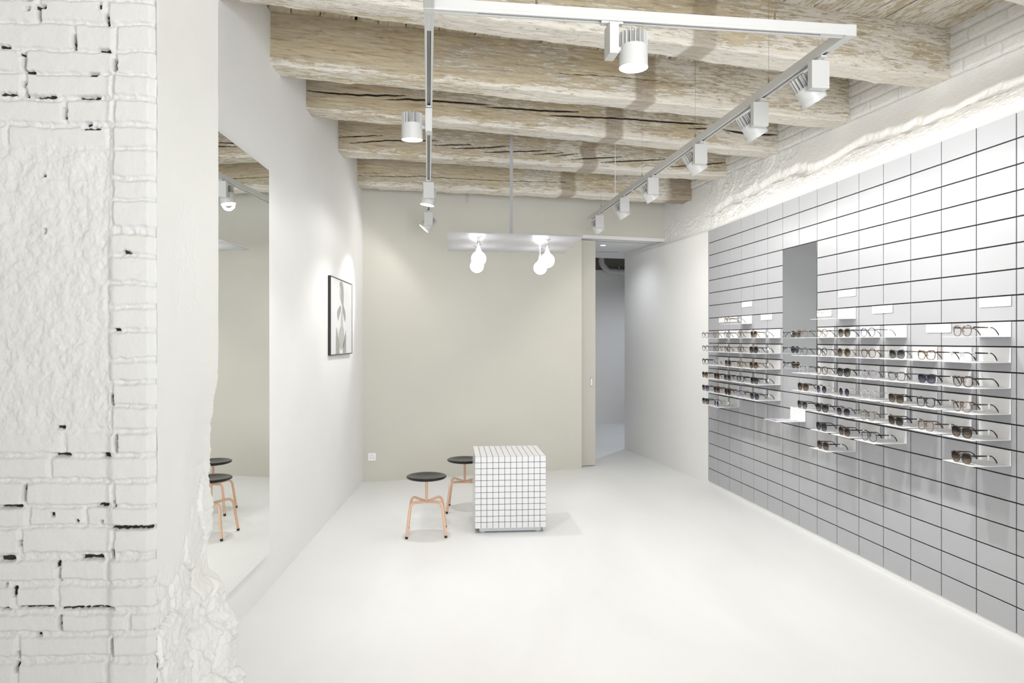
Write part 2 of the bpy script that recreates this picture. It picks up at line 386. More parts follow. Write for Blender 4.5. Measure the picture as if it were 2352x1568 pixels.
# entrance front wall with shop window opening behind the camera
mb = MB()
mb.box((-3.6, YB - .2, 0), (-3.0, YB, CEIL + .1)); mb.box((3.1, YB - .2, 0), (4.0, YB, CEIL + .1))
mb.box((-3.0, YB - .2, 3.15), (3.1, YB, CEIL + .1)); mb.box((-3.0, YB - .2, 0), (3.1, YB, 0.12))
struct('wall_front', mb, M_wall)
# ---------------------------------------------------------------- brick pier on the left (displaced masonry)
YP = 2.05                                # front face of the pier
def pier_y(x): return YP + 0.05 * (x + 1.02)
def pier_pt(px, py):                     # pixel of the photo -> (x, z) on the pier front plane
    t = (px - CX) / F; y = (YP + 0.051) / (1 - 0.05 * t); return (t * y, 1.5 - (py - HY) / F * y)
ROWS = [(-170, -118, [130]), (-112, -58, [60, 250]), (-52, -4, [120, 300]), (3, 52, [93, 246]), (58, 113, [174, 266]), (118, 168, [59, 266]), (173, 222, [59, 262]), (232, 282, [152, 266]),
        (292, 338, [20, 255, 262]), (345, 405, [255, 262]), (415, 458, [255, 262]), (462, 520, [252, 262]), (538, 585, [250]), (592, 648, [250]), (655, 700, [250]), (708, 755, [250]), (762, 822, [252]),
        (830, 872, [252]), (880, 930, [261]), (936, 984, [261]), (994, 1040, [150, 272]), (1050, 1098, [120]), (1107, 1158, [58, 266]), (1164, 1207, [70, 200]), (1212, 1268, [50, 263]), (1284, 1330, [139, 250]),
        (1345, 1394, [38, 136]), (1410, 1448, [140, 300]), (1460, 1504, [46, 262]), (1520, 1572, [40, 250]), (1580, 1640, [140])]
VOID = [(85, 15, 108, 20), (90, 17, 94, 46), (62, 20, 70, 25), (58, 0, 76, 3), (229, 10, 235, 22), (245, 33, 250, 58), (171, 81, 176, 113), (229, 115, 252, 119), (0, 106, 25, 109), (48, 123, 58, 127), (57, 126, 60, 166),
        (265, 138, 272, 163), (206, 171, 227, 175), (63, 165, 80, 168), (57, 188, 61, 199), (60, 211, 66, 221), (0, 215, 40, 218), (73, 221, 130, 224), (180, 223, 229, 226), (150, 248, 153, 272), (199, 284, 210, 287), (192, 294, 232, 298),
        (100, 402, 107, 405), (103, 527, 107, 536), (287, 578, 305, 582), (269, 755, 282, 758), (260, 905, 264, 928), (133, 979, 151, 982), (270, 999, 274, 1020), (56, 1114, 61, 1148), (0, 1161, 49, 1164), (126, 1042, 161, 1045),
        (238, 1041, 255, 1048), (271, 1018, 274, 1036), (224, 1157, 248, 1161), (266, 1151, 269, 1162), (259, 1207, 350, 1211), (47, 1243, 51, 1252), (0, 1279, 33, 1286), (189, 1277, 238, 1281), (260, 1260, 266, 1279), (131, 1290, 138, 1300),
        (138, 1305, 141, 1332), (32, 1349, 40, 1367), (0, 1395, 23, 1398), (42, 1391, 126, 1394), (143, 1393, 266, 1396), (138, 1414, 142, 1446), (86, 1455, 94, 1459), (260, 1466, 264, 1503), (42, 1497, 46, 1510), (38, 1522, 45, 1542), (12, 1340, 16, 1344), (120, 1178, 128, 1183), (234, 1195, 238, 1201), (178, 1194, 182, 1197)]
VW = []
for a in VOID:
    x0, z1 = pier_pt(a[0], a[1]); x1, z0 = pier_pt(a[2], a[3]); VW.append((x0, x1, z0, z1))
RW = []
for (ya, yb, js) in ROWS:
    _, z1 = pier_pt(150, ya); _, z0 = pier_pt(150, yb); RW.append((z0, z1, [pier_pt(j, 700)[0] for j in js]))
def void_at(x, z):
    v = 0.0
    for (x0, x1, z0, z1) in VW:
        dx = max(x0 - x, x - x1, 0.0); dz = max(z0 - z, z - z1, 0.0)
        if dx < 0.008 and dz < 0.008:
            v = max(v, 1.0 - (math.hypot(dx, dz) + 0.0022 * noise.noise(Vector((x * 90, z * 90, 1)))) / 0.0036)
    return v
XR = -1.024                               # right arris of the pier (its reveal)
def plaster_amt(x, z):                    # the old render that covers the bricks half way up
    a = smooth(2.10, 2.03, z + 0.05 * fbm(x * 3, 0, z * 3)) * smooth(1.18, 1.30, z + 0.06 * fbm(x * 3, 4, z * 3))
    return a * smooth(-1.125, -1.17, x)
def pier_front(u, v):
    x = lerp(-3.42, XR, u ** 0.75) if False else lerp(-1.72, XR, u); z = lerp(0.0, 2.76, v)
    xw = x + 0.004 * fbm(x * 9, 1, z * 9); zw = z + 0.0055 * fbm(x * 8, 7, z * 8)
    bd = 0.0
    for (z0, z1, js) in RW:
        if z0 - 0.01 < zw < z1 + 0.01:
            e = min(zw - z0, z1 - zw)
            for j in js: e = min(e, abs(xw - j) - 0.0045)
            bd = max(bd, smooth(-0.0025, 0.0065, e + 0.002 * fbm(x * 40, 3, z * 40)))
    pa = plaster_amt(x, z)
    ph = 0.006 + 0.0045 * fbm(x * 14, 9, z * 11) + 0.0022 * fbm(x * 45, 2, z * 45)
    bh = 0.0085 * bd + 0.0012 * fbm(x * 18, 5, z * 18) + (0.0035 * fbm(x * 40, 6, z * 40) * (1 - bd))
    h = lerp(bh, ph, pa)
    h += 0.010 * smooth(-1.165, -1.135, x) * smooth(2.35, 2.2, z)          # quoin column stands proud
    vo = void_at(x, z)
    if vo > 0: h -= 0.022 * min(1.0, vo * 1.4)
    h *= 1.0
    # rounded arris, crumbling at the base
    h -= 0.018 * smooth(XR - 0.020, XR, x)
    return Vector((x, pier_y(x) - h, z)), {'void': max(0.0, vo)}
o = grid('wall_pier', 300, 960, pier_front, M_brick, ('void',)); o['kind'] = 'structure'
THK = 0.44
def pier_edge(z):                         # how far the far arris stands out: eroded in the middle, rubble at the foot
    e = 0.0
    e -= 0.030 * smooth(1.45, 1.10, z) - 0.012 * smooth(0.98, 0.90, z)
    e -= 0.012 * smooth(0.92, 0.86, z)
    e += 0.055 * smooth(0.71, 0.66, z) + 0.045 * smooth(0.60, 0.50, z) + 0.02 * smooth(0.4, 0.3, z)
    e += (0.010 * fbm(2, 5, z * 12) + 0.004 * fbm(9, 2, z * 60)) * smooth(1.5, 1.2, z)
    return e
def pier_reveal(u, v):
    z = lerp(0.0, 2.76, v); y = lerp(YP, YP + THK, u)
    rough = smooth(0.95, 0.65, z + 0.12 * fbm(y * 5, 1, z * 5)) * 1.0
    mid = smooth(1.15, 0.95, z) * smooth(0.3, 0.8, u) * 0.5
    r = max(rough, mid)
    x = XR + pier_edge(z) * smooth(0.35, 1.0, u) + 0.0012 * fbm(y * 3, 3, z * 3)
    d_, p_ = noise.voronoi(Vector((y * 9, z * 7.5, 2.0)))
    cell = noise.noise(p_[0] * 7.3) ; gapv = d_[1] - d_[0]
    d2, p2 = noise.voronoi(Vector((y * 26, z * 22, 5.0)))
    g = min(gapv, 0.5)
    x += r * (0.026 * cell + 0.010 * smooth(0.0, 0.12, gapv) - 0.008 + 0.010 * noise.noise(p2[0] * 5.1) + 0.004 * fbm(y * 50, 8, z * 50))
    # scar above: shallow ragged plaster loss
    q = smooth(0.10, 0.0, abs(u - 0.42) - 0.13 + 0.06 * fbm(1, z * 7, 4)) * smooth(1.52, 1.62, z) * smooth(1.98, 1.86, z)
    x += -0.0012 * q + 0.0012 * q * fbm(y * 60, 3, z * 60)
    x -= 0.006 * smooth(0.97, 1.0, u)
    return Vector((x, y, z)), {'void': 0.30 * r * smooth(0.05, 0.0, g)}
o = grid('wall_pier_reveal', 150, 640, pier_reveal, M_reveal, ('void',)); o['kind'] = 'structure'
mb = MB()
mb.prism([(-3.42, pier_y(-3.42)), (-1.71, pier_y(-1.71) + .002), (-1.71, 2.47), (-3.42, 2.47)], 0, CEIL + .1)
mb.prism([(-1.72, pier_y(-1.72) + .03), (XR - 0.05, YP + 0.05), (XR - 0.05, YP + THK - .01), (-1.72, YP + THK - .01)], 0, CEIL + .1)
mb.box((-1.72, YP - 0.005, 2.76), (XR, YP + THK, CEIL + .1))
struct('wall_pier_core', mb, M_brick)
# ---------------------------------------------------------------- rough ledge and brick band above the tiled panel
def ledge(u, v):
    y = lerp(8.62, 0.6, u)
    x0 = panel_x(y) if y < 7.423 else lerp(PL[0], CORNER[0], (y - 7.423) / (8.62 - 7.423))
    x1 = upper_x(y); wide = max(0.0, x1 - x0)
    z = lerp(2.634, 3.20, v)
    ws = 0.06 * fbm(y * 1.7, 3, 1) + 0.02 * fbm(y * 8, 3, 2)
    st = 2.86 + ws - 0.05 * smooth(5, 8, y)
    k = smooth(2.66, 3.16, z)
    off = wide * (0.06 * smooth(2.634, 2.66, z) + 0.94 * k ** 0.9)
    # a ragged overhang: under it the plaster has fallen away and left a hollow
    hol = smooth(st - 0.01, st + 0.015, z) * smooth(st + 0.11, st + 0.04, z)
    off += 0.05 * hol * smooth(7.6, 7.0, y)
    r = smooth(st + 0.12, st, z) * smooth(2.66, 2.72, z)
    p_ = noise.voronoi(Vector((y * 16, z * 22, 2.0)))[1][0]
    d = r * (0.006 * noise.noise(p_ * 6.1) + 0.006 * fbm(y * 30, z * 34, 2) + 0.004 * fbm(y * 75, z * 80, 2)) + 0.003 * fbm(y * 3, z * 3, 7)
    scar = smooth(5.9, 6.3, y) * smooth(7.8, 7.0, y)
    q_ = noise.voronoi(Vector((y * 9, z * 6 + y * 2, 8.0)))[1][0]
    d += scar * (0.022 * noise.noise(q_ * 5.3) + 0.006 * fbm(y * 40, z * 30, 9))
    d += 0.008 * smooth(0.05, 0.0, abs(z - 2.668 - 0.006 * fbm(y * 6, 0, 0)) ) * 0.4
    tz = z if v > 0 else 2.634
    return Vector((x0 + off + d * smooth(0, 0.05, v), y, tz)), {'void': 0.0}
o = grid('wall_right_ledge', 900, 110, ledge, M_rough, ('void',)); o['kind'] = 'structure'
mb = MB(); mb.prism([(panel_x(7.423), 7.42), (panel_x(YB), YB), (panel_x(YB) + .1, YB), (panel_x(7.423) + .1, 7.42)], 2.630, 2.640)
mb.prism([(panel_x(0.7), 0.7), (panel_x(YB), YB), (panel_x(YB) + .6, YB), (panel_x(0.7) + .7, 0.7)], 2.63, CEIL + 0.1)
struct('wall_right_lip', mb, M_wall)
def brickband(u, v):
    y = lerp(8.65, 0.8, u); z = lerp(3.17, 3.52, v)
    s = y * 1.028; row = int(math.floor((z - 3.19) / 0.088)); fz = (z - 3.19) / 0.088 - row
    L = 0.27 if row % 2 == 0 else 0.27; sx = s / L + 0.5 * (row % 2) + 0.13 * math.sin(row * 7.0)
    fx = sx - math.floor(sx)
    e = min(fz * 0.088, (1 - fz) * 0.088 - 0.010, fx * L, (1 - fx) * L - 0.008) + 0.003 * fbm(y * 20, 1, z * 20)
    bd = smooth(-0.001, 0.007, e)
    rib = 0.0
    if (int(math.floor(sx)) * 7 + row * 3) % 9 == 0 and bd > 0.5:
        rib = -0.005 * smooth(0.25, 0.05, abs((s * 38) % 1.0 - 0.5))
    h = 0.014 * bd + rib + 0.003 * fbm(y * 25, 4, z * 25)
    return Vector((upper_x(y) + 0.004 - h, y, z)), {'void': 0.0}
o = grid('wall_right_brick', 1100, 46, brickband, M_band, ('void',)); o['kind'] = 'structure'
# ---------------------------------------------------------------- ceiling boards
ang = math.atan(0.30)
mb = MB()
bx = -6.0; random.seed(11)
R = Matrix.Rotation(ang, 4, 'Z')
cuts = []
while bx < 6.5:
    w = random.choice([0.13, 0.17, 0.21, 0.24]); z = CEIL + random.uniform(-0.004, 0.006)
    mb.box((bx + 0.0025, -6, z), (bx + w - 0.0025, 11, z + 0.03), 0); bx += w + random.choice([0, 0, 0.004, 0.012])
mb.box((-7, -6, CEIL + 0.035), (7, 12, CEIL + 0.05), 1)
M_boards = make_wood('limewashed_ceiling_boards')
# boards run across the beams: rotate the grain by ninety degrees
for nd in M_boards.node_tree.nodes:
    if nd.type == 'MAPPING': nd.inputs['Scale'].default_value = (nd.inputs['Scale'].default_value[1] * 0.8, nd.inputs['Scale'].default_value[0] * 1.1, nd.inputs['Scale'].default_value[2])
struct('ceiling', mb, [M_boards, M_gap]).rotation_euler = (0, 0, ang)
# ---------------------------------------------------------------- beams
CRK = {2: [[(1283, 167), (1414, 175), (1524, 187), (1616, 197)], [(1540, 148), (1552, 172)]],
       3: [[(702, 208), (774, 214), (829, 217), (937, 218)], [(888, 227), (940, 226), (989, 230), (1129, 240)], [(1114, 245), (1180, 248), (1240, 253), (1332, 256)], [(1261, 264), (1442, 272), (1530, 279), (1625, 285)], [(1580, 294), (1630, 295)], [(1659, 297), (1720, 306), (1800, 310)]],
       4: [[(777, 315), (830, 313), (878, 310)], [(802, 329), (885, 323), (1013, 322)], [(995, 332), (1087, 330)], [(1038, 339), (1093, 338), (1172, 334)], [(1111, 348), (1180, 346), (1261, 344)], [(1227, 353), (1295, 349)], [(1273, 357), (1328, 351)], [(1313, 364), (1433, 358)], [(1381, 371), (1530, 364)], [(1540, 381), (1680, 372)]],
       5: [[(823, 403), (880, 405), (927, 406), (960, 404), (1172, 415), (1300, 418)]], 1: [], 0: []}
CW = {2: 0.003, 3: 0.008, 4: 0.0065, 5: 0.0035, 1: 0.003, 0: 0.003}
BEAM = {0: ((-1.40, 2.15), (3.05, 3.49), 0.21, 3.17, 0.33, None),
        1: ((-1.43, 3.30), (2.80, 4.55), 0.20, 3.17, 0.33, 1.10),
        2: ((-1.463, 4.304), (2.60, 5.46), 0.20, 3.17, 0.33, 0.94),
        3: ((-1.49, 5.153), (2.447, 6.38), 0.19, 3.172, 0.33, 0.85),
        4: ((-1.53, 6.262), (2.245, 7.23), 0.21, 3.158, 0.34, 0.75),
        5: ((-1.565, 7.172), (1.99, 7.95), 0.21, 3.063, 0.43, 0.61)}
BL = {0: 'whitewashed old timber beam cut off by the top right corner of the photo',
      1: 'old timber beam nearest the camera, behind the front lighting track',
      2: 'wide whitewashed timber beam, second from the front, just behind the square loop corner',
      3: 'old timber beam with one long black crack along its face, third from the front',
      4: 'old timber beam with many short slanting cracks, fourth from the front',
      5: 'lowest and rearmost old timber beam, against the rear wall'}
for bi, ((xa, ya), (xb, yb), w, zb, hgt, darkening) in BEAM.items():
    a = math.atan2(yb - ya, xb - xa); L0 = math.hypot(xb - xa, yb - ya); EXT = 0.10; L = L0 + 2 * EXT
    sl = (yb - ya) / (xb - xa)
    segs = []
    for line in CRK[bi]:
        q = []
        for (px, py) in line:
            t = (px - CX) / F; y = (ya - sl * xa) / (1 - sl * t); x = t * y
            s_ = (x - xa) * math.cos(a) + (y - ya) * math.sin(a) + EXT; z_ = 1.5 - (py - HY) / F * y - zb
            q.append((s_, z_))
        segs.append(q)
    ss = None if darkening is None else (darkening - xa) / math.cos(a) + EXT
    # perimeter: front face top -> bottom, small arris, underside, rear face
    c = 0.010
    per = []
    nf = int((hgt - c) / 0.0055)
    for k in range(nf + 1): per.append((0.0, hgt - (hgt - c) * k / nf, (0, -1), 0))
    for k in range(1, 4): per.append((c * k / 4, c * (1 - k / 4), (-0.7 * 0, -0.0), 1))
    nb = 18
    for k in range(nb + 1): per.append((c + (w - 2 * c) * k / nb, 0.0, (0, 0), 1))
    for k in range(1, 4): per.append((w - c + c * k / 4, c * k / 4, (0, 0), 1))
    for k in range(13): per.append((w, c + (hgt - c) * k / 12, (0, 0), 2))
    nx = int(L / 0.013)
    npn = len(per) - 1
    def P(u, v, per=per, segs=segs, ss=ss, L=L, w=w, hgt=hgt, bi=bi, npn=npn):
        x = u * L; py, pz, _, kind = per[int(round(v * npn))]
        sag = 0.010 * noise.noise(Vector((x * 0.9, bi * 3.1, 0)))
        n1 = 0.008 * fbm(x * 1.8, bi * 5 + py * 6, pz * 6) + 0.0022 * fbm(x * 12, py * 60 + bi, pz * 60)
        edge = 0.010 * noise.noise(Vector((x * 5, bi * 9.0, 2))) + 0.004 * noise.noise(Vector((x * 22, bi * 9.0, 4)))
        cr = 0.0
        if py == 0.0:
            for q in segs:
                if q[0][0] - 0.02 < x < q[-1][0] + 0.02:
                    for (s0, z0), (s1, z1) in zip(q, q[1:]):
                        if s0 <= x <= s1:
                            zc = z0 + (z1 - z0) * (x - s0) / (s1 - s0) + 0.004 * noise.noise(Vector((x * 14, 3, bi)))
                            tap = min(1.0, (x - q[0][0]) / 0.15, (q[-1][0] - x) / 0.15)
                            ww = CW[bi] * (0.35 + 0.65 * max(0, tap))
                            cr = max(cr, 1.0 - abs(pz - zc) / (ww * 1.3))
        cy, cz = w / 2, hgt / 2
        oy = -1 if kind == 0 else (1 if kind == 2 else (py - cy) / (w / 2) * 0.5)
        oz = -1.0 if kind == 1 else 0.0
        y = py + oy * (n1 + (edge if pz < 0.06 else 0)) - oy * 0.02 * max(0.0, min(1.0, cr * 1.5))
        z = pz + oz * n1 + (edge * 0.6 if pz < 0.05 else 0) + (sag if pz < 0.15 else 0)
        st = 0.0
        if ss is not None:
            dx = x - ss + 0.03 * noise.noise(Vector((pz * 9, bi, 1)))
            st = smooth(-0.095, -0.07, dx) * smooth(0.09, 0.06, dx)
        if bi == 5 and x > 3.42: st = max(st, 1.5 * smooth(3.42, 3.55, x))  # shade of the corner pocket painted into the rearmost beam's right end
        if bi >= 3: st = max(st, 0.6 * smooth(0.28, 0.12, x + 0.05 * noise.noise(Vector((pz * 12, bi, 7)))))  # left ends of the rear beams drawn darker towards the wall
        low = smooth(0.055, 0.02, pz + 0.03 * noise.noise(Vector((x * 3, bi, 5)))) if kind == 0 else 1.0
        return Vector((x, y, z)), {'crack': max(0.0, cr), 'darkening': st, 'lower': low}
    o = grid('ceiling_beam', nx, npn, P, M_wood, ('crack', 'darkening', 'lower'), flip=False)
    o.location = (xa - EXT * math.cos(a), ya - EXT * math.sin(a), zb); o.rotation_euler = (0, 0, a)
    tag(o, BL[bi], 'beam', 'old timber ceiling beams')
# ---------------------------------------------------------------- tiled panel on the right wall
TW, TH, GAP = 0.26, 0.13, 0.0068
PD = Vector((0.12055, -0.99271, 0)); PN = Vector((-0.99271, -0.12055, 0))   # along the panel (towards camera), out of the wall
P0 = Vector((2.056, 7.423, 0.0343))
def pw(k, z, d=0.0): return P0 + PD * (TW * k) + PN * d + Vector((0, 0, z - P0.z))
def jz(j): return P0.z + (20 - j) * TH
mb = MB(); NC = 32
def slab(mb, k0, k1, z0, z1, d0, d1, mi=0, ch=0.0012):
    a = [pw(k0, z0, d0), pw(k1, z0, d0), pw(k1, z1, d0), pw(k0, z1, d0)]
    e = ch / TW
    b = [pw(k0 + e, z0 + ch, d1), pw(k1 - e, z0 + ch, d1), pw(k1 - e, z1 - ch, d1), pw(k0 + e, z1 - ch, d1)]
    m_ = [pw(k0, z0, d1 - ch), pw(k1, z0, d1 - ch), pw(k1, z1, d1 - ch), pw(k0, z1, d1 - ch)]
    mb.add(a + m_ + b, [(3, 2, 1, 0), (0, 1, 5, 4), (1, 2, 6, 5), (2, 3, 7, 6), (3, 0, 4, 7), (4, 5, 9, 8), (5, 6, 10, 9), (6, 7, 11, 10), (7, 4, 8, 11), (8, 9, 10, 11)], mi)
g = GAP / 2
random.seed(5)
for k in range(NC):
    for r in range(20):
        if k in (6, 7) and 3 <= r < 11: continue
        x0 = k + (g / TW if k > 0 else 0); z1 = jz(r) - (g if r > 0 else 0); z0 = jz(r + 1) + (g if r < 19 else 0)
        dd = random.uniform(-0.0004, 0.0004)
        slab(mb, x0, k + 1 - g / TW, z0, z1, -0.0005, 0.008 + dd)
slab(mb, 0, NC, jz(20), jz(0), -0.004, 0.0, 1)
o = obj('tiled_wall_panel', mb, [M_tile, M_joint], merge=False)
tag(o, 'large grey tiled display panel with black joints on the right wall', 'wall panel')
# grey mirror set in the panel
t = thing('panel_mirror', 'tall narrow mirror looking grey, set into the tiled display panel', 'mirror', pw(7, jz(11), 0.004))
mb = MB(); slab(mb, 6 + g / TW, 8 - g / TW - 0.02, jz(11) + g, jz(3) - g, -0.0005 + 0.001, 0.0095, 0)
gl = obj('mirror_glass', mb, M_mirror2); gl.parent = t; gl.matrix_parent_inverse = Matrix.Translation(-t.location)
mb = MB(); slab(mb, 8 - g / TW - 0.019, 8 - g / TW - 0.003, jz(11) + g, jz(3) - g, 0, 0.009, 0, 0.0004)
gl = obj('dark_edge', mb, M_medge); gl.parent = t; gl.matrix_parent_inverse = Matrix.Translation(-t.location)
# ---------------------------------------------------------------- eyewear shelves
WROT = math.atan2(-PD.x, -PD.y) * 0
# local frame of shelf items: x = along the panel towards the camera, y = towards the wall, z up
def frame_rot(): return math.atan2(PD.y, PD.x)        # local x axis -> PD ; local y axis -> -PN (into the wall)
FROT = frame_rot()
ROWW = {7: 'top', 8: 'second', 9: 'third', 10: 'fourth', 11: 'fifth', 12: 'sixth', 13: 'seventh', 14: 'lowest'}
ORD = ['first', 'second', 'third', 'fourth', 'fifth', 'sixth', 'seventh']
def where(j, k):
    if k >= 8: return '%s row, %s column right of the panel mirror' % (ROWW[j], ORD[k - 8])
    return '%s row, %s column left of the panel mirror' % (ROWW[j], ORD[5 - k])
SHW, SHD, SHH, TK = 0.208, 0.215, 0.077, 0.0022
def shelf_meshes(w, d, h):
    a = MB(); a.box((-w / 2, -TK, 0), (w / 2, 0, h)); a.box((-w / 2, -TK, h - TK), (w / 2, 0.006, h))
    b = MB(); b.box((-w / 2, -d, 0), (w / 2, -TK, TK))
    return a.mesh('back_plate', M_wmetal, 0.0004), b.mesh('shelf_board', M_wmetal, 0.0004)
ME_back, ME_board = shelf_meshes(SHW, SHD, SHH)
# --- glasses
def rim_path(style, side, n=36, inset=0.0):
    cx = side * 0.0345; pts = []
    for i in range(n):
        t = 2 * PI * i / n; c, s_ = math.cos(t), math.sin(t)
        if style == 'round': hw, hh, p = 0.0265, 0.0255, 2.15
        elif style == 'square': hw, hh, p = 0.0285, 0.0225, 3.4
        else: hw, hh, p = 0.0285, 0.0245, 2.7
        x = math.copysign(abs(c) ** (2 / p), c) * (hw - inset); z = math.copysign(abs(s_) ** (2 / p), s_) * (hh - inset)
        out = side * x
        if style != 'round':
            z += 0.0018 * (out / hw) * (1 if z > 0 else 0)          # upswept outer corner
            if z < 0: x *= 1 - 0.10 * (-z / hh)
        pts.append((cx + x, -0.0 + 0.004 * abs((cx + x) / 0.07) ** 2, z + 0.0285))
    return pts
GM = {}
def glasses_mesh(style, fm):
    key = (style, fm.name)
    if key in GM: return GM[key]
    thick = 0.0020 if style == 'round' else 0.0024
    a = MB()
    for sd in (-1, 1):
        pts = rim_path(style, sd)
        rr = [thick * (1.25 if p[2] > 0.03 else 0.85) for p in pts]
        a.tube(pts, rr, 8, True)
    zb_ = 0.040 if style == 'round' else 0.043
    a.tube([(-0.0105, 0.0, zb_ - 0.003), (-0.005, -0.001, zb_), (0.005, -0.001, zb_), (0.0105, 0.0, zb_ - 0.003)], thick * 1.2, 8)
    for sd in (-1, 1):
        a.tube([(sd * 0.0595, 0.001, 0.044), (sd * 0.067, 0.003, 0.0445), (sd * 0.0705, 0.008, 0.0445)], thick * 1.35, 8)
        a.tube([(sd * 0.008, 0.001, 0.030), (sd * 0.007, 0.006, 0.028), (sd * 0.0085, 0.007, 0.023)], 0.0015, 6)
    tm = {}
    for sd in (-1, 1):
        b = MB()
        pts = []; N = 16
        for i in range(N + 1):
            t = i / N; y = 0.008 + 0.142 * t; z = 0.0445 - 0.003 * t
            if t > 0.66: q = (t - 0.66) / 0.34; z -= 0.0345 * q ** 1.35; y -= 0.012 * q * q
            pts.append((sd * (0.0705 + 0.0015 * math.sin(t * PI) - 0.008 * t), y, z))
        vs = []; fs = []
        for i, p in enumerate(pts):
            t = i / N; hh = (0.0038 if style != 'round' else 0.0028) * (1 - 0.35 * smooth(0, .6, t) + 0.30 * smooth(.75, 1, t)); ww = 0.0014
            for (dx, dz) in ((-ww, -hh), (ww, -hh), (ww, hh), (-ww, hh)): vs.append((p[0] + dx, p[1] + (0.3 * dz if t > .8 else 0), p[2] + dz))
        for i in range(N):
            for q in range(4): fs.append((i * 4 + q, i * 4 + (q + 1) % 4, (i + 1) * 4 + (q + 1) % 4, (i + 1) * 4 + q))
        fs += [(3, 2, 1, 0), (N * 4, N * 4 + 1, N * 4 + 2, N * 4 + 3)]
        b.add(vs, fs, 0, False); tm[sd] = b.mesh('temple', fm, 0.0005)
    GM[key] = (a.mesh('frame_front', fm), tm)
    return GM[key]
LM = {}
def lens_mesh(style, sd, kind):
    key = (style, sd, kind)
    if key not in LM:
        m = MB(); p = rim_path(style, sd, 28, 0.0008)
        cx = sd * 0.0345
        m.add([(cx, -0.0015, 0.0285)] + p, [(0, 1 + i, 1 + (i + 1) % 28) for i in range(28)], 0, True)
        LM[key] = m.mesh('lens', LENS[kind])
    return LM[key]
mb = MB(); mb.box((-0.0025, -0.0045, -0.007), (0.0025, 0.0045, 0.005)); mb.box((-0.0018, -0.003, -0.017), (0.0018, 0.003, -0.007))
ME_tag = mb.mesh('price_tag', M_tag)
FRW = {k: v[1] for k, v in FR.items()}
LW = {'clear': None, 'brown': 'brown', 'grey': 'grey', 'green': 'dark green', 'violet': 'violet'}
# (row joint, column, style, front frame, lens, temples)
G = [
 (7, 9, 'round', 'clear', 'clear', 'clear'),
 (8, 8, 'round', 'beige', 'clear', 'brown'), (8, 9, 'round', 'beige', 'clear', 'brown'), (8, 10, 'way', 'grey', 'brown', 'navy'), (8, 11, 'round', 'grey', 'clear', 'grey'), (8, 14, 'way', 'beige', 'clear', 'brown'),
 (9, 8, 'round', 'grey', 'clear', 'black'), (9, 9, 'round', 'black', 'clear', 'black'), (9, 10, 'round', 'olive', 'brown', 'olive'), (9, 11, 'round', 'brown', 'clear', 'tort'), (9, 12, 'square', 'grey', 'grey', 'grey'), (9, 13, 'square', 'ltort', 'clear', 'tort'), (9, 14, 'way', 'clear', 'clear', 'black'),
 (10, 8, 'round', 'clear', 'clear', 'grey'), (10, 9, 'round', 'tort', 'clear', 'black'), (10, 10, 'way', 'black', 'grey', 'black'), (10, 11, 'round', 'lilac', 'clear', 'grey'), (10, 12, 'square', 'grey', 'clear', 'grey'), (10, 13, 'square', 'navy', 'violet', 'black'), (10, 14, 'way', 'tort', 'clear', 'black'),
 (11, 8, 'way', 'brown', 'brown', 'brown'), (11, 9, 'round', 'clear', 'violet', 'clear'), (11, 10, 'round', 'clear', 'violet', 'clear'), (11, 11, 'round', 'clear', 'clear', 'clear'), (11, 12, 'square', 'brown', 'brown', 'black'), (11, 13, 'square', 'navy', 'clear', 'black'), (11, 14, 'way', 'beige', 'clear', 'tort'),
 (12, 8, 'way', 'grey', 'grey', 'black'), (12, 9, 'way', 'black', 'grey', 'black'), (12, 10, 'way', 'lilac', 'grey', 'grey'), (12, 11, 'round', 'olive', 'clear', 'grey'), (12, 12, 'square', 'tort', 'green', 'black'), (12, 13, 'square', 'beige', 'clear', 'tort'), (12, 14, 'way', 'black', 'brown', 'black'),
 (13, 9, 'way', 'black', 'violet', 'black'), (13, 10, 'way', 'brown', 'brown', 'black'), (13, 11, 'way', 'grey', 'clear', 'black'), (13, 14, 'way', 'brown', 'brown', 'black'),
 (14, 9, 'way', 'brown', 'brown', 'black'),
 (7, 3, 'round', 'beige', 'clear', 'brown'),
 (8, 1, 'round', 'grey', 'clear', 'grey'), (8, 2, 'round', 'ltort', 'clear', 'grey'), (8, 3, 'round', 'grey', 'clear', 'navy'), (8, 4, 'round', 'beige', 'clear', 'brown'), (8, 5, 'way', 'olive', 'brown', 'olive'),
 (9, 1, 'round', 'grey', 'clear', 'tort'), (9, 2, 'way', 'beige', 'clear', 'black'), (9, 3, 'round', 'tort', 'clear', 'tort'), (9, 4, 'round', 'tort', 'clear', 'tort'), (9, 5, 'way', 'tort', 'green', 'black'),
 (10, 1, 'way', 'black', 'clear', 'black'), (10, 2, 'round', 'clear', 'clear', 'clear'), (10, 3, 'way', 'grey', 'brown', 'black'), (10, 4, 'way', 'ltort', 'clear', 'ltort'), (10, 5, 'way', 'ltort', 'brown', 'ltort'),
 (11, 1, 'way', 'brown', 'brown', 'tort'), (11, 2, 'way', 'tort', 'brown', 'tort'), (11, 3, 'way', 'grey', 'grey', 'black'), (11, 4, 'way', 'black', 'clear', 'black'), (11, 5, 'way', 'black', 'grey', 'black'),
 (12, 1, 'way', 'grey', 'violet', 'grey'), (12, 2, 'way', 'tort', 'brown', 'tort'), (12, 3, 'way', 'tort', 'green', 'tort'), (12, 4, 'way', 'lilac', 'clear', 'black'), (12, 5, 'way', 'grey', 'violet', 'black'),
 (13, 1, 'way', 'black', 'brown', 'black'), (13, 2, 'round', 'clear', 'violet', 'clear')]
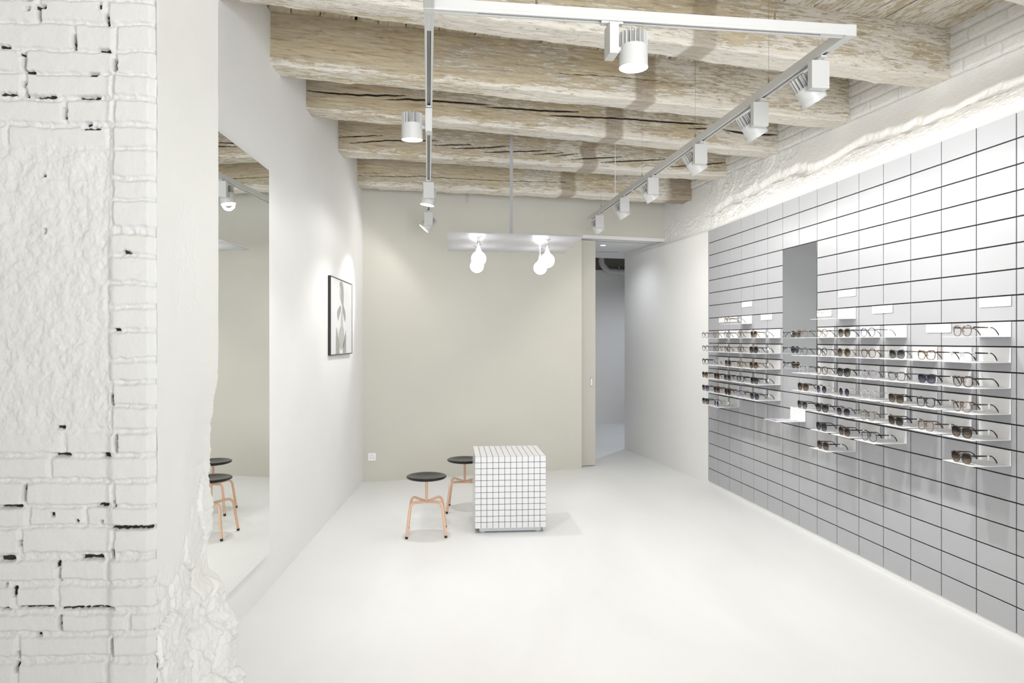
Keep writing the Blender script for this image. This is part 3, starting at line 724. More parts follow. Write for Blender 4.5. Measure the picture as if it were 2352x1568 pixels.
TAGGED = {(8, 9), (8, 11), (8, 14), (8, 5), (9, 11), (9, 12), (9, 13), (9, 14), (9, 5), (10, 9), (10, 10), (10, 11), (10, 12), (10, 13), (10, 5), (11, 11), (11, 12), (11, 13), (11, 14), (11, 5), (12, 8), (12, 10), (12, 11), (12, 12), (12, 13), (12, 14), (12, 5), (13, 10), (13, 11), (13, 14), (14, 9), (7, 3), (7, 9), (13, 2)}
STY = {'round': 'round', 'square': 'square', 'way': 'soft-square'}
random.seed(21)
for (j, k, style, fr, ln, tp) in G:
    zs = jz(j) - g - SHH
    base = pw(k + 0.49, zs, 0.0105)
    t = thing('display_shelf', 'small white folded metal shelf, ' + where(j, k), 'shelf', base, FROT, 'white eyewear shelves hooked into the tile joints')
    link('back_plate', ME_back, t); link('shelf_board', ME_board, t)
    dep = 0.186 + random.uniform(-0.006, 0.006)
    gp = pw(k + 0.485 + random.uniform(-0.015, 0.015), zs + TK, 0.0105 + dep)
    if ln == 'clear': kind = 'eyeglasses'; lab = '%s %s eyeglasses, %s' % (STY[style], FRW[fr], where(j, k))
    else: kind = 'sunglasses'; lab = '%s sunglasses with %s lenses, %s' % (FRW[fr], LW[ln], where(j, k))
    t = thing(kind, lab, kind, gp, FROT + random.uniform(-0.09, 0.09), 'glasses on the tiled display wall')
    SC = 1.06; t.scale = (SC, SC, SC)
    fm, _ = glasses_mesh(style, FR[fr][0]); _, tm = glasses_mesh(style, FR[tp][0])
    link('frame_front', fm, t)
    for sd in (-1, 1):
        link('lens', lens_mesh(style, sd, ln), t)
        q = link('temple', tm[sd], t)
        if fr != tp: q['label'] = FRW[tp] + ' temple'
    if (j, k) in TAGGED: link('price_tag', ME_tag, t, (0.0695, 0.085, 0.040))
# name signs
def text_mesh(txt, size, mat):
    cu = bpy.data.curves.new('lettering', 'FONT'); cu.body = txt; cu.size = size; cu.align_x = 'CENTER'; cu.align_y = 'CENTER'; cu.extrude = 0.0002; cu.space_character = 1.15
    tmp = bpy.data.objects.new('tmp', cu); COL.objects.link(tmp)
    bpy.context.view_layer.update()
    me = bpy.data.meshes.new_from_object(tmp.evaluated_get(bpy.context.evaluated_depsgraph_get()))
    bpy.data.objects.remove(tmp); bpy.data.curves.remove(cu)
    me.name = 'lettering'; me.materials.clear(); me.materials.append(mat); return me
def sign(j, kc, txt, lab, w=0.205):
    h = 0.05; z0 = jz(j) - g - h
    t = thing('name_sign', lab, 'sign', pw(kc, z0, 0.0105), FROT, 'white name signs on the tiled panel')
    m = MB()
    # rounded lower corners
    r = 0.005; pl = [(-w / 2, h), (-w / 2, r)] + [(-w / 2 + r - r * math.cos(a_), r - r * math.sin(a_)) for a_ in (PI / 6, PI / 3, PI / 2)] + [(w / 2 - r + r * math.sin(a_), r - r * math.cos(a_)) for a_ in (0, PI / 6, PI / 3, PI / 2)] + [(w / 2, h)]
    n = len(pl); vs = [(x, 0, z) for x, z in pl] + [(x, -0.003, z) for x, z in pl]
    m.add(vs, [tuple(range(n)), tuple(range(2 * n - 1, n - 1, -1))] + [(i, (i + 1) % n, n + (i + 1) % n, n + i) for i in range(n)])
    m.box((-w / 2, -0.003, h - 0.002), (w / 2, 0.006, h))
    obj('sign_plate', m, M_wmetal, t)
    if txt: link('lettering', text_mesh(txt, 0.0145, M_letter), t, (0, -0.0034, h * 0.5), (PI / 2, 0, 0))
sign(7, 14.5, 'THE DOMINANT', 'white sign reading THE DOMINANT on the grey tiles at the right')
sign(8, 12.93, 'THE BEAST', 'white sign reading THE BEAST left of the clear brown glasses', 0.2)
sign(7, 10.98, 'THE OBVIOUS', 'white sign reading THE OBVIOUS above the second shelf row')
sign(6, 9.5, 'THE PLAYER', 'white sign reading THE PLAYER right of the panel mirror')
sign(7, 8.40, '', 'white name sign partly behind the transparent round glasses beside the panel mirror', 0.19)
sign(6, 3.5, '', 'small white sign, topmost of those left of the panel mirror')
sign(7, 4.95, '', 'small white sign just left of the panel mirror, above the olive sunglasses')
sign(7, 1.9, '', 'wide white sign behind the single pair of glasses near the panel edge', 0.42)
# leaflet tray
zs = jz(13) - g - 0.077
t = thing('leaflet_shelf', 'wider white shelf with leaflets, below the panel mirror', 'shelf', pw(6.95, zs, 0.0105), FROT)
m1, m2 = shelf_meshes(0.23, 0.23, 0.098); link('back_plate', m1, t); link('shelf_board', m2, t)
mb = MB(); mb.box((-0.07, -0.10, 0), (0.07, 0.10, 0.0015), 0)
q = obj('leaflet', mb, M_leaf1, loc=pw(6.88, zs + TK, 0.135), rot=(0, 0, FROT + 0.05)); tag(q, 'violet printed leaflet lying on the leaflet shelf', 'leaflet')
mb = MB(); mb.box((-0.05, -0.07, 0), (0.05, 0.07, 0.0015), 0)
q = obj('leaflet', mb, M_leaf2, loc=pw(7.02, zs + TK + 0.0016, 0.12), rot=(0, 0, FROT - 0.15)); tag(q, 'small pale pinkish leaflet on top of the violet leaflet', 'leaflet')
# ---------------------------------------------------------------- cube table
def tiled_cube(parent, W, H, n, mi):
    mb = MB(); gp = 0.0036; d = 0.0016; c = 0.0006
    mb.box((-W / 2 + d, -W / 2 + d, d), (W / 2 - d, W / 2 - d, H - d), 1)
    ts = W / n; th = H / n
    def face(o, u, v, nn, su, sv):
        for i in range(n):
            for j in range(n):
                a0 = i * su + (gp / 2 if i else 0); a1 = (i + 1) * su - (gp / 2 if i < n - 1 else 0)
                b0 = j * sv + (gp / 2 if j else 0); b1 = (j + 1) * sv - (gp / 2 if j < n - 1 else 0)
                q0 = [o + u * a + v * b - nn * d for a, b in ((a0, b0), (a1, b0), (a1, b1), (a0, b1))]
                q1 = [o + u * a + v * b for a, b in ((a0, b0), (a1, b0), (a1, b1), (a0, b1))]
                mb.add(q0 + q1, [(0, 1, 5, 4), (1, 2, 6, 5), (2, 3, 7, 6), (3, 0, 4, 7), (4, 5, 6, 7)], 0)
    X, Y, Z = Vector((1, 0, 0)), Vector((0, 1, 0)), Vector((0, 0, 1)); h = W / 2
    face(Vector((-h, -h, 0)), X, Z, -Y, ts, th); face(Vector((h, h, 0)), -X, Z, Y, ts, th)
    face(Vector((h, -h, 0)), Y, Z, X, ts, th); face(Vector((-h, h, 0)), -Y, Z, -X, ts, th)
    face(Vector((-h, -h, H)), X, Y, Z, ts, ts)
    return obj('tiled_body', mb, [M_wtile, M_cjoint], parent, merge=False)
CW_ = 0.553; th_ = 0.088
fl = Vector((-0.286, 5.5, 0)); ux = Vector((math.cos(th_), math.sin(th_), 0)); uy = Vector((-math.sin(th_), math.cos(th_), 0))
cc = fl + ux * CW_ / 2 + uy * CW_ / 2
t = thing('cube_table', 'white square-tiled cube table with dark grey joints on a recessed base', 'table', cc, th_)
b_ = tiled_cube(t, CW_, 0.555, 12, 0); b_.location = (0, 0, 0.040)
mb = MB(); mb.box((-CW_ / 2 + .035, -CW_ / 2 + .03, 0.008), (CW_ / 2 - .035, CW_ / 2 - .03, 0.041)); obj('plinth', mb, M_plinth, t, 0.002)
for sx in (-1, 1):
    for sy in (-1, 1):
        mb = MB(); mb.cyl((sx * .215, sy * .22, 0), (sx * .215, sy * .22, 0.009), 0.018, 16); obj('glide_foot', mb, M_plinth, t)
# ---------------------------------------------------------------- stools
def make_stool(lab, loc, rz):
    t = thing('stool', lab, 'stool', loc, rz, 'black seated stools beside the cube table')
    mb = MB()
    pr = [(0.0001, 0.436), (0.03, 0.4362), (0.07, 0.438), (0.11, 0.4435), (0.135, 0.449), (0.147, 0.4495), (0.1535, 0.446), (0.1555, 0.4405), (0.153, 0.434), (0.145, 0.4285), (0.12, 0.4215), (0.08, 0.417), (0.045, 0.415), (0.0001, 0.4145)]
    mb.lathe(pr, 64); obj('seat', mb, M_seat, t)
    mb = MB(); mb.cyl((0, 0, 0.235), (0, 0, 0.4155), 0.0105, 24); mb.cyl((0, 0, 0.412), (0, 0, 0.417), 0.035, 24); obj('post', mb, M_copper, t)
    for q in range(4):
        a = PI / 4 + q * PI / 2; c, s_ = math.cos(a), math.sin(a)
        path = [(0, 0.245), (0.06, 0.252), (0.118, 0.259)]
        for i in range(1, 8):
            f = i / 8; # quadratic bend
            p0, p1, p2 = (0.118, 0.259), (0.168, 0.265), (0.176, 0.208)
            path.append(((1 - f) ** 2 * p0[0] + 2 * f * (1 - f) * p1[0] + f * f * p2[0], (1 - f) ** 2 * p0[1] + 2 * f * (1 - f) * p1[1] + f * f * p2[1]))
        path += [(0.176, 0.208), (0.192, 0.11), (0.2075, 0.016)]
        mb = MB(); mb.tube([(r * c, r * s_, z) for r, z in path], 0.0105, 14); lg = obj('leg', mb, M_copper, t)
        mb = MB(); mb.tube([(0.2072 * c, 0.2072 * s_, 0.018), (0.2085 * c, 0.2085 * s_, 0.010), (0.2095 * c, 0.2095 * s_, 0.0)], [0.0118, 0.0118, 0.008], 14)
        obj('rubber_foot', mb, M_rubber, lg)
    return t
make_stool('stool with round black seat and copper legs, in front left of the cube table', (-0.663, 5.515, 0), math.radians(6))
make_stool('stool with round black seat and copper legs, half hidden behind the cube table', (-0.418, 6.285, 0), math.radians(1))
# ---------------------------------------------------------------- pendant lamp over the table
HP = 2.34
FLp, FRp, BRp, BLp = (-0.507, 5.563), (0.580, 5.798), (0.512, 6.917), (-0.607, 6.711)
pc = (sum(p[0] for p in (FLp, FRp, BRp, BLp)) / 4, sum(p[1] for p in (FLp, FRp, BRp, BLp)) / 4)
t = thing('pendant_lamp', 'pale square panel lamp with four glowing globe bulbs above the cube table', 'lamp', (pc[0], pc[1], HP))
mb = MB(); mb.prism([(p[0] - pc[0], p[1] - pc[1]) for p in (FLp, FRp, BRp, BLp)], 0, 0.010); obj('panel', mb, M_plate, t, 0.001)
mb = MB(); mb.box((-0.0135, -0.0135, 0.010), (0.0135, 0.0135, CEIL - HP)); mb.box((-0.05, -0.05, 0.010), (0.05, 0.05, 0.016)); obj('post', mb, M_rodgrey, t, 0.001)
for (bx_, by_) in ((-0.272, 5.805), (-0.315, 6.38), (0.295, 5.946), (0.26, 6.542)):
    x, y = bx_ - pc[0], by_ - pc[1]
    mb = MB(); mb.cyl((x, y, -0.004), (x, y, 0.0), 0.03, 24); mb.cyl((x, y, -0.03), (x, y, -0.004), 0.010, 20); mb.cyl((x, y, -0.078), (x, y, -0.03), 0.0155, 24); s1 = obj('socket', mb, M_chrome, t, 0.0008)
    mb = MB(); mb.cyl((x, y, -0.104), (x, y, -0.078), 0.0145, 24, 0.0135); obj('bulb_base', mb, M_wmetal, s1)
    mb = MB(); pr = [(0.0175, -0.100), (0.019, -0.108), (0.022, -0.116), (0.030, -0.1245)]
    for i in range(0, 17):
        a_ = math.radians(52) - math.radians(142) * i / 16; pr.append((max(0.0002, 0.0605 * math.cos(a_)), -0.178 + 0.0605 * math.sin(a_)))
    mb.lathe([(0.0002, -0.100)] + pr, 40, (x, y, 0)); obj('globe_bulb', mb, M_bulb, t)
# ---------------------------------------------------------------- lighting track
TZ = 2.785; TB = 2.83; TWD = 0.038
def tr_l(y): return -0.324 - 0.118 * (y - 2.78)
def tr_r(y): return 1.431 - 0.1264 * (y - 3.02)
t_tr = thing('lighting_track', 'white suspended lighting track in an open rectangle under the beams', 'lighting track', (0.55, 2.9, TZ))
def trk(name, p, q, e0=0.0, e1=0.0, slots=()):
    p, q = Vector((*p, 0)), Vector((*q, 0)); d = (q - p).normalized(); n_ = Vector((-d.y, d.x, 0)); h = TWD / 2
    p = p - d * e0; q = q + d * e1; L = (q - p).length
    M = Matrix.Translation(p - Vector((0.55, 2.9, TZ)) + Vector((0, 0, TZ))) @ Matrix(((d.x, n_.x, 0, 0), (d.y, n_.y, 0, 0), (0, 0, 1, 0), (0, 0, 0, 1)))
    mb = MB()
    # extruded profile: top box and two lips with a slot between them
    mb.box((0, -h, 0.012), (L, h, TB - TZ), 0, M); mb.box((0, -h, 0), (L, -0.0085, 0.012), 0, M); mb.box((0, 0.0085, 0), (L, h, 0.012), 0, M)
    a = obj(name, mb, M_track, t_tr, 0.0012)
    for (s0, s1) in slots:
        mb = MB(); mb.box((s0, -0.0085, 0.001), (s1, 0.0085, 0.0125), 0, M); obj('slot_cover', mb, M_track, a)
    mb = MB(); mb.box((0.01, -0.0080, 0.0085), (L - 0.01, 0.0080, 0.0118), 0, M); mb.box((0.01, -0.0012, 0.0045), (L - 0.01, 0.0012, 0.009), 1, M)
    obj('conductor', mb, [M_slot, M_copperrail], a)
    mb = MB(); mb.box((-0.004, -h, 0), (0.0, h, TB - TZ), 0, M); mb.box((L, -h, 0), (L + 0.004, h, TB - TZ), 0, M); obj('end_cap', mb, M_track, a, 0.001)
    return a
LE = 7.36; RE = 7.70
LF = (tr_l(2.78), 2.78); RFc = (1.431, 3.02)
trk('track_profile', (tr_l(1.6), 1.6), (tr_l(LE), LE), 0, 0, [(1.18 - 0.12, 1.18 + 0.19), (0, 0.1), (5.70, 5.76)])
trk('track_profile', LF, RFc, -0.02, 0.019, [(0, 0.17), (1.62, 1.78)])
trk('track_profile', RFc, (tr_r(RE), RE), -0.019, 0, [(0, 0.14), (4.62, 4.70), (3.1, 3.15)])
# connector plate at the corner
mb = MB(); mb.prism([(RFc[0] - .021 - 0.55, RFc[1] - .022 - 2.9), (RFc[0] + .024 - 0.55, RFc[1] - .016 - 2.9), (RFc[0] + .019 - .55, RFc[1] + .024 - 2.9), (RFc[0] - .024 - .55, RFc[1] + .02 - 2.9)], -0.0015, 0.0468); obj('corner_connector', mb, M_track, t_tr, 0.001)
mb = MB(); mb.box((LF[0] - .021 - .55, LF[1] - .024 - 2.9, -0.0015), (LF[0] + .021 - .55, LF[1] + .024 - 2.9, 0.0468)); obj('corner_connector', mb, M_track, t_tr, 0.001)
def susp(x, y, lab):
    t = thing('suspension_cable', lab, 'cable', (x, y, TB), 0, 'thin cables holding the lighting track')
    mb = MB(); mb.cyl((0, 0, 0), (0, 0, CEIL - TB), 0.0009, 6); obj('wire', mb, M_wire, t)
    mb = MB(); mb.cyl((0, 0, 0), (0, 0, 0.028), 0.0042, 12); mb.cyl((0, 0, 0.028), (0, 0, 0.040), 0.0042, 12, 0.0016); obj('ferrule', mb, M_brass, t)
susp(tr_r(4.72), 4.72, 'thin suspension cable of the right track, third from the front')
susp(tr_r(5.86), 5.86, 'thin suspension cable of the right track, between third and fourth beams')
susp(tr_r(7.20), 7.20, 'thin suspension cable at the far end of the right track')
susp(tr_r(3.72), 3.72, 'thin suspension cable crossing the front beam near the track corner')
susp(tr_l(7.22), 7.22, 'thin suspension cable at the far end of the left track')
fy = lambda x: 2.78 + 0.1368 * (x + 0.324)
susp(0.098, fy(0.098), 'thin suspension cable above the front track, left of its spotlight')
susp(1.10, fy(1.10), 'thin suspension cable above the front track, near the right corner')
o = MB(); o.cyl((0, 0, 0), (0, 0, 3.49 - TB), 0.0035, 10); q = obj('power_cord', o, M_wmetal, loc=(tr_r(6.6) - 0.02, 6.6, TB)); tag(q, 'white power cord dropping to the far part of the right track', 'cord')
# spotlights
SPOTS = []
def box_head():
    pass
def spotlight(x, y, yaw, tilt, lab, power, ang=62, aimoff=0.0, col=(1.0, 0.985, 0.955), turned=False, spill=12):
    t = thing('track_spotlight', lab, 'spotlight', (x, y, TZ), yaw, 'white cylinder spotlights on the lighting track')
    mb = MB(); mb.box(*(((-0.045, -0.014, -0.010), (0.045, 0.014, -0.0005)) if turned else ((-0.014, -0.045, -0.010), (0.014, 0.045, -0.0005)))); mb.cyl((0, 0, -0.016), (0, 0, -0.009), 0.016, 20); obj('track_adapter', mb, M_track, t, 0.001)
    mb = MB(); mb.box((-0.0425, -0.0185, -0.140), (0.0425, 0.0185, -0.014)); obj('driver_box', mb, M_track, t, 0.0012)
    hc = Vector((0, 0.092, -0.108)); d = Vector((math.sin(tilt), 0, -math.cos(tilt)))
    R_ = 0.0575
    mb = MB(); mb.cyl((0, 0.018, -0.108), (0, 0.05, -0.108), 0.012, 20); obj('pivot', mb, M_track, t)
    top = hc - d * 0.072; mid = hc - d * 0.012; bot = hc + d * 0.072; rim = bot - d * 0.012
    mb = MB(); mb.cyl(mid, rim, R_, 48); mb.cyl(rim, bot, R_ * 1.01, 48, caps=False); mb.cyl(mid - d * 0.005, mid, R_ * 0.9, 48)
    hd = obj('lamp_head', mb, M_track, t)
    mb = MB(); u = Vector((0, 1, 0)); w_ = d.cross(u).normalized()
    mb.cyl(top, mid, R_ * 0.42, 20)
    nfin = 18
    for i in range(nfin):
        a = 2 * PI * i / nfin; r_ = u * math.cos(a) + w_ * math.sin(a); s_ = u * -math.sin(a) + w_ * math.cos(a)
        vs = []
        for base_ in (top, mid + d * 0.001):
            for rr in (R_ * 0.38, R_ * 0.985):
                for sg in (-1, 1): vs.append(base_ + r_ * rr + s_ * (0.0011 * sg))
        mb.add(vs, [(0, 1, 3, 2), (4, 6, 7, 5), (0, 4, 5, 1), (2, 3, 7, 6), (0, 2, 6, 4), (1, 5, 7, 3)])
    obj('cooling_fins', mb, M_track, hd)
    mb = MB(); mb.cyl(bot - d * 0.004, bot - d * 0.0015, R_ * 0.97, 40); obj('lens', mb, M_lens, hd)
    ld = bpy.data.lights.new('spot_source', 'SPOT'); ld.energy = power; ld.spot_size = math.radians(ang); ld.spot_blend = 0.6; ld.shadow_soft_size = 0.03; ld.color = col
    lo = bpy.data.objects.new('light_source', ld); COL.objects.link(lo); lo.parent = t
    lo.location = bot + d * 0.004
    lo.rotation_euler = (d + Vector((0, aimoff, 0))).to_track_quat('-Z', 'Y').to_euler()
    # stray light outside the main beam
    l2 = bpy.data.lights.new('spot_spill', 'SPOT'); l2.energy = spill; l2.spot_size = math.radians(172); l2.spot_blend = 0.35; l2.shadow_soft_size = 0.05; l2.color = col
    lo2 = bpy.data.objects.new('light_spill', l2); COL.objects.link(lo2); lo2.parent = t; lo2.location = lo.location; lo2.rotation_euler = lo.rotation_euler
    return t
YAW = 0.1255
WP = 17
spotlight(0.403, fy(0.403), -PI / 2 + 0.137, 0.0, 'white spotlight pointing straight down from the front track', 27, 105, spill=12)
spotlight(tr_l(3.94), 3.94, PI / 2 + 0.10, 0.06, 'white spotlight pointing down, nearest on the left track', 44, 115, turned=True, spill=28)
spotlight(tr_l(5.75), 5.75, YAW, -0.16, 'white spotlight pointing down, middle one on the left track', 46, 115, spill=14)
spotlight(tr_l(7.10), 7.10, YAW, -0.72, 'white spotlight tilted at the framed picture, end of the left track', 50, 50, -0.45)
nm = ['nearest the track corner', 'second from the track corner', 'third from the track corner', 'fourth from the track corner', 'second from the far end', 'at the far end of the track']
for y_, n_ in zip((3.251, 3.819, 4.636, 5.59, 6.375, 7.272), nm):
    spotlight(tr_r(y_), y_, YAW, math.radians(33), 'white spotlight tilted toward the tile wall, ' + n_, WP * (0.45 if y_ > 7 else 0.8 if y_ > 6 else 1.0), 104 if y_ > 7 else 112, spill=13 if y_ > 7 else 30 if y_ > 6 else 42 if y_ > 4 else 50)
# ---------------------------------------------------------------- left wall mirror and picture
def lw(y, z, d=0.0): return Vector((left_x(y) + d * 0.9994, y + d * 0.0348, z))
LROT = math.atan2(1, -0.0348)                # local x -> +Y along wall
t = thing('wall_mirror', 'tall frameless mirror on the left wall beside the brick pier', 'mirror', lw(3.55, 0.229, 0.002), LROT - PI * 0)
mb = MB(); mb.box((-0.69, -0.0075, 0), (0.69, 0, 2.279)); m_ = obj('mirror_glass', mb, M_mirror, t, 0.0008)
mb = MB(); mb.box((-0.69, -0.0045, -0.0008), (0.69, 0.0, 0.0)); mb.box((-0.69, -0.0045, 2.279), (0.69, 0, 2.2798)); obj('mirror_edge', mb, M_medge, t)
t.location = lw(3.545, 0.229, 0.010); t.rotation_euler = (math.radians(-0.1), 0, LROT + math.radians(0.0))
# picture
PX = 5.857; PW = 0.936; PH0, PH1 = 1.369, 2.031; PDp = 0.024
t = thing('framed_picture', 'pale grey figure print in a thin black frame on the left wall', 'picture', lw(PX + PW / 2, PH0, 0), LROT)
H_ = PH1 - PH0; W_ = PW; fw = 0.008
mb = MB(); mb.box((-W_ / 2, -PDp, 0), (W_ / 2, 0, fw)); mb.box((-W_ / 2, -PDp, H_ - fw), (W_ / 2, 0, H_)); mb.box((-W_ / 2, -PDp, fw), (-W_ / 2 + fw, 0, H_ - fw)); mb.box((W_ / 2 - fw, -PDp, fw), (W_ / 2, 0, H_ - fw))
obj('frame', mb, M_black, t)
mb = MB(); mb.box((-W_ / 2 + fw, -PDp + 0.003, fw), (W_ / 2 - fw, -0.002, H_ - fw)); pr_ = obj('print', mb, M_print, t)
def pic_uv(cx_, cy_):
    px, py = 720 + cx_ / 6.533, 610 + cy_ / 6.533; tt = (px - CX) / F
    # intersection with the face plane x = left_x(y) + 0.021
    y = (-1.574 + 0.0348 * 7.493 + 0.021) / (tt + 0.0348); z = 1.5 - (py - HY) / F * y
    return (y - (PX + W_ / 2), z - PH0)
def patch(poly, mat, dd, name='printed_figure'):
    pts = [pic_uv(*p) for p in poly]; n = len(pts); mb = MB()
    mb.add([(x, -PDp + 0.003 - dd, z) for x, z in pts] + [(x, -PDp + 0.003, z) for x, z in pts], [tuple(range(n))] + [(i, (i + 1) % n, n + (i + 1) % n, n + i) for i in range(n)])
    return mb, mat
fig = MB()
for poly, mi in (([(395, 320), (391, 262), (405, 240), (420, 228), (436, 262), (450, 330), (453, 420), (452, 560), (448, 640), (430, 600), (412, 540), (420, 430), (412, 360), (402, 310)], 0),
                 ([(402, 310), (412, 360), (420, 430), (412, 540), (404, 520), (398, 480), (388, 420), (394, 380)], 1),
                 ([(405, 590), (370, 640), (352, 700), (358, 780), (370, 830), (392, 740), (412, 672), (418, 620)], 0),
                 ([(452, 610), (478, 690), (484, 790), (470, 850), (442, 720), (428, 660), (434, 610)], 0),
                 ([(414, 690), (434, 690), (441, 900), (455, 960), (465, 1060), (460, 1200), (425, 1270), (400, 1240), (374, 1085), (382, 980), (408, 900)], 1),
                 ([(342, 920), (355, 970), (371, 1060), (392, 1190), (392, 1322), (333, 1328), (336, 1100)], 0),
                 ([(488, 970), (467, 1060), (440, 1200), (440, 1312), (487, 1308), (490, 1100)], 0)):
    pts = [pic_uv(*p) for p in poly]; n = len(pts)
    fig.add([(x, -PDp + 0.0024, z) for x, z in pts] + [(x, -PDp + 0.003, z) for x, z in pts], [tuple(range(n))] + [(i, (i + 1) % n, n + (i + 1) % n, n + i) for i in range(n)], mi)
obj('printed_figure', fig, [M_fig1, M_fig2], pr_, merge=False)
# ---------------------------------------------------------------- socket on rear wall, hook, door, pipe, downlight
BROT = math.atan(0.328)
sx = -1.47; sx = (854 - CX) / F; sy = 8.009 / (1 - 0.328 * sx); sxx = sx * sy
t = thing('wall_socket', 'white square three-way power socket low on the rear wall', 'power socket', (sxx, sy, 1.5 - (1058 - HY) / F * sy), BROT)
mb = MB(); mb.box((-0.042, -0.008, 0), (0.042, 0, 0.084)); obj('cover_plate', mb, M_wmetal, t, 0.0015)
mb = MB()
for a_ in (PI / 2, PI / 2 + 2 * PI / 3, PI / 2 + 4 * PI / 3):
    cx_, cz_ = 0.017 * math.cos(a_), 0.042 + 0.017 * math.sin(a_)
    for q in (-1, 0, 1):
        ox, oz = q * 0.0065 * -math.sin(a_), q * 0.0065 * math.cos(a_)
        rr = 0.0 if q else -0.003
        mb.cyl((cx_ + ox + rr * math.cos(a_), -0.0086, cz_ + oz + rr * math.sin(a_)), (cx_ + ox + rr * math.cos(a_), -0.0075, cz_ + oz + rr * math.sin(a_)), 0.0022, 10)
obj('pin_holes', mb, M_hole, t)
# hook under the rear beam
hy = 1.565 * F / (HY - 449); hx = (1074 - CX) / F * hy
mb = MB(); mb.tube([(-0.008, 0, 0.05), (-0.008, 0, -0.055), (-0.006, 0, -0.068), (0.0, 0, -0.075), (0.008, 0, -0.07), (0.011, 0, -0.055), (0.011, 0, -0.015), (0.008, 0, 0.0)], 0.0022, 8)
q = obj('wire_hook', mb, M_chrome, loc=(hx, hy, 3.063)); tag(q, 'small bent wire hook under the rearmost beam', 'hook')
# sliding door
t = thing('door_1', 'flat cream sliding door standing half open at the rear', 'door', (*bk(0.60, 0.118), 0), BROT); t['kind'] = 'structure'
for kk in ('label', 'category'): del t[kk]
mb = MB(); mb.box((-0.62, 0, 0.012), (0.452, 0.04, SOF - 0.008)); obj('door_leaf', mb, M_doorp, t, 0.001)
mb = MB(); mb.box((-0.016, -0.003, -0.055), (0.016, 0.0, 0.055)); obj('door_handle', mb, M_rodgrey, t, 0.0014, loc=(0.400, 0, 1.5 - (877 - HY) / F * 8.45))
mb = MB(); mb.box((-0.009, -0.0035, -0.042), (0.009, 0.0, 0.042)); obj('finger_recess', mb, M_wmetal, t, 0.001, loc=(0.400, -0.001, 1.5 - (877 - HY) / F * 8.45))
# waste pipe in the rear room
YPp = 12.62
def pp(px, py): return Vector(((px - CX) / F * YPp, YPp, 1.5 - (py - HY) / F * YPp))
t = thing('waste_pipe', 'thick painted pipe bending along the rear room ceiling', 'pipe', pp(1400, 620))
O_ = pp(1400, 620)
path = [pp(1381, 585), pp(1381, 600), pp(1382.5, 606), pp(1386, 611), pp(1393, 619), pp(1397, 622), pp(1402, 623), pp(1412, 623.5), pp(1470, 626)]
mb = MB(); mb.tube([p - O_ for p in path], 0.052, 24); obj('pipe_run', mb, M_pipe, t)
for (a, b) in ((pp(1381, 597), pp(1381, 599.5)), (pp(1412, 623.5), pp(1414, 623.6)), (pp(1389, 614.4), pp(1390.5, 616.2))):
    mb = MB(); mb.cyl(a - O_, b - O_, 0.0555, 24); obj('collar', mb, M_pipe, t)
mb = MB(); mb.cyl(pp(1421, 624) - O_, pp(1423.5, 624.1) - O_, 0.060, 24); mb.cyl(pp(1422, 612) - O_, pp(1422, 618) - O_, 0.01, 10); mb.cyl(pp(1422, 630) - O_, pp(1422, 634) - O_, 0.01, 10); obj('clamp', mb, M_pipe, t)
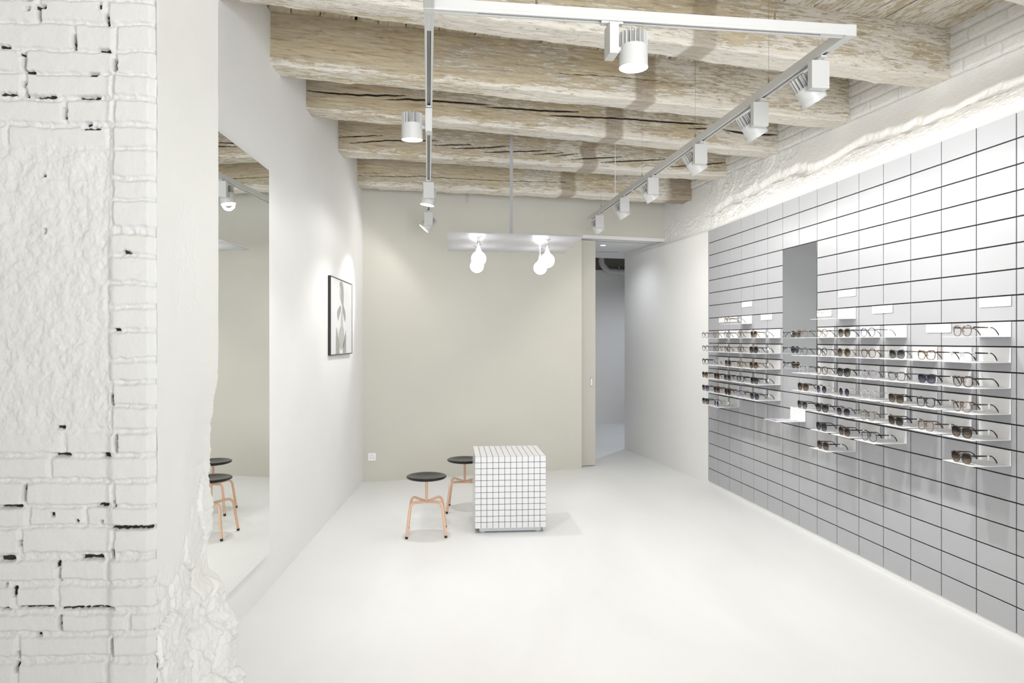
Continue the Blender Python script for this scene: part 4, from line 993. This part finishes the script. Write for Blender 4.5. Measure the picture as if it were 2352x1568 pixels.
# downlight
t = thing('downlight', 'small round recessed downlight in the corridor ceiling', 'downlight', (1.142, 8.92, SOF))
mb = MB(); mb.lathe([(0.030, -0.001), (0.038, -0.003), (0.042, 0.0)], 32); obj('ring', mb, M_wmetal, t)
mb = MB(); mb.cyl((0, 0, -0.002), (0, 0, 0.0), 0.033, 28); obj('diffuser', mb, M_down, t)
def lamp(kind, name, loc, energy, col, rot=(0, 0, 0), size=0.1, sy=None, spot=None):
    ld = bpy.data.lights.new(name, kind); ld.energy = energy; ld.color = col
    if kind == 'AREA':
        ld.size = size
        if sy: ld.shape = 'RECTANGLE'; ld.size_y = sy
    else: ld.shadow_soft_size = size
    if spot: ld.spot_size = spot; ld.spot_blend = 0.8
    lo = bpy.data.objects.new(name, ld); COL.objects.link(lo); lo.location = loc; lo.rotation_euler = rot; return lo
lamp('SPOT', 'downlight_source', (1.142, 8.92, SOF - 0.01), 24, (0.90, 0.94, 1.0), size=0.035, spot=math.radians(150))
lamp('SPOT', 'rear_room_fill', (2.4, 11.2, 2.74), 90, (0.86, 0.92, 1.0), size=0.05, spot=math.radians(165))  # added unseen lamp that brightens the rear room
# daylight through the shop window behind the camera, then two added fill lights
lamp('AREA', 'shop_window_daylight', (0.05, YB + 0.02, 1.65), 64, (0.97, 0.985, 1.0), (PI / 2, 0, 0), 6.0, 2.9)
lo = lamp('AREA', 'upper_room_fill', (1.1, YB + 0.03, 1.6), 24, (0.95, 0.98, 1.0), (PI / 2 + math.radians(10), 0, math.radians(2)), 3.0, 2.7)  # added narrow fill aimed past the pier at beams and upper walls
lo.data.spread = math.radians(50)
lo = lamp('AREA', 'left_wall_fill', (2.75, -0.7, 1.9), 34, (0.95, 0.98, 1.0), Vector((-4.2, 4.6, 0.5)).to_track_quat('-Z', 'Y').to_euler(), 1.6, 2.2)  # added fill for the left wall and pier reveal, no window behind it
lo.data.spread = math.radians(80)
w = bpy.data.worlds.new('World'); S.world = w; w.use_nodes = True
w.node_tree.nodes['Background'].inputs[0].default_value = (0.95, 0.97, 1.0, 1); w.node_tree.nodes['Background'].inputs[1].default_value = 1.0
# ---------------------------------------------------------------- camera
cd = bpy.data.cameras.new('Camera'); cam = bpy.data.objects.new('Camera', cd); COL.objects.link(cam)
cam.location = (0, 0, CH); cam.rotation_euler = (PI / 2, 0, 0)
cd.sensor_fit = 'HORIZONTAL'; cd.sensor_width = 36.0; cd.lens = 36.0 * F / 2352
cd.shift_y = -(784 - HY) / 2352; cd.clip_start = 0.05
S.camera = cam
S.view_settings.view_transform = 'Standard'; S.view_settings.look = 'None'; S.view_settings.gamma = 1.0
S.view_settings.use_curve_mapping = False; S.view_settings.exposure = 0.0
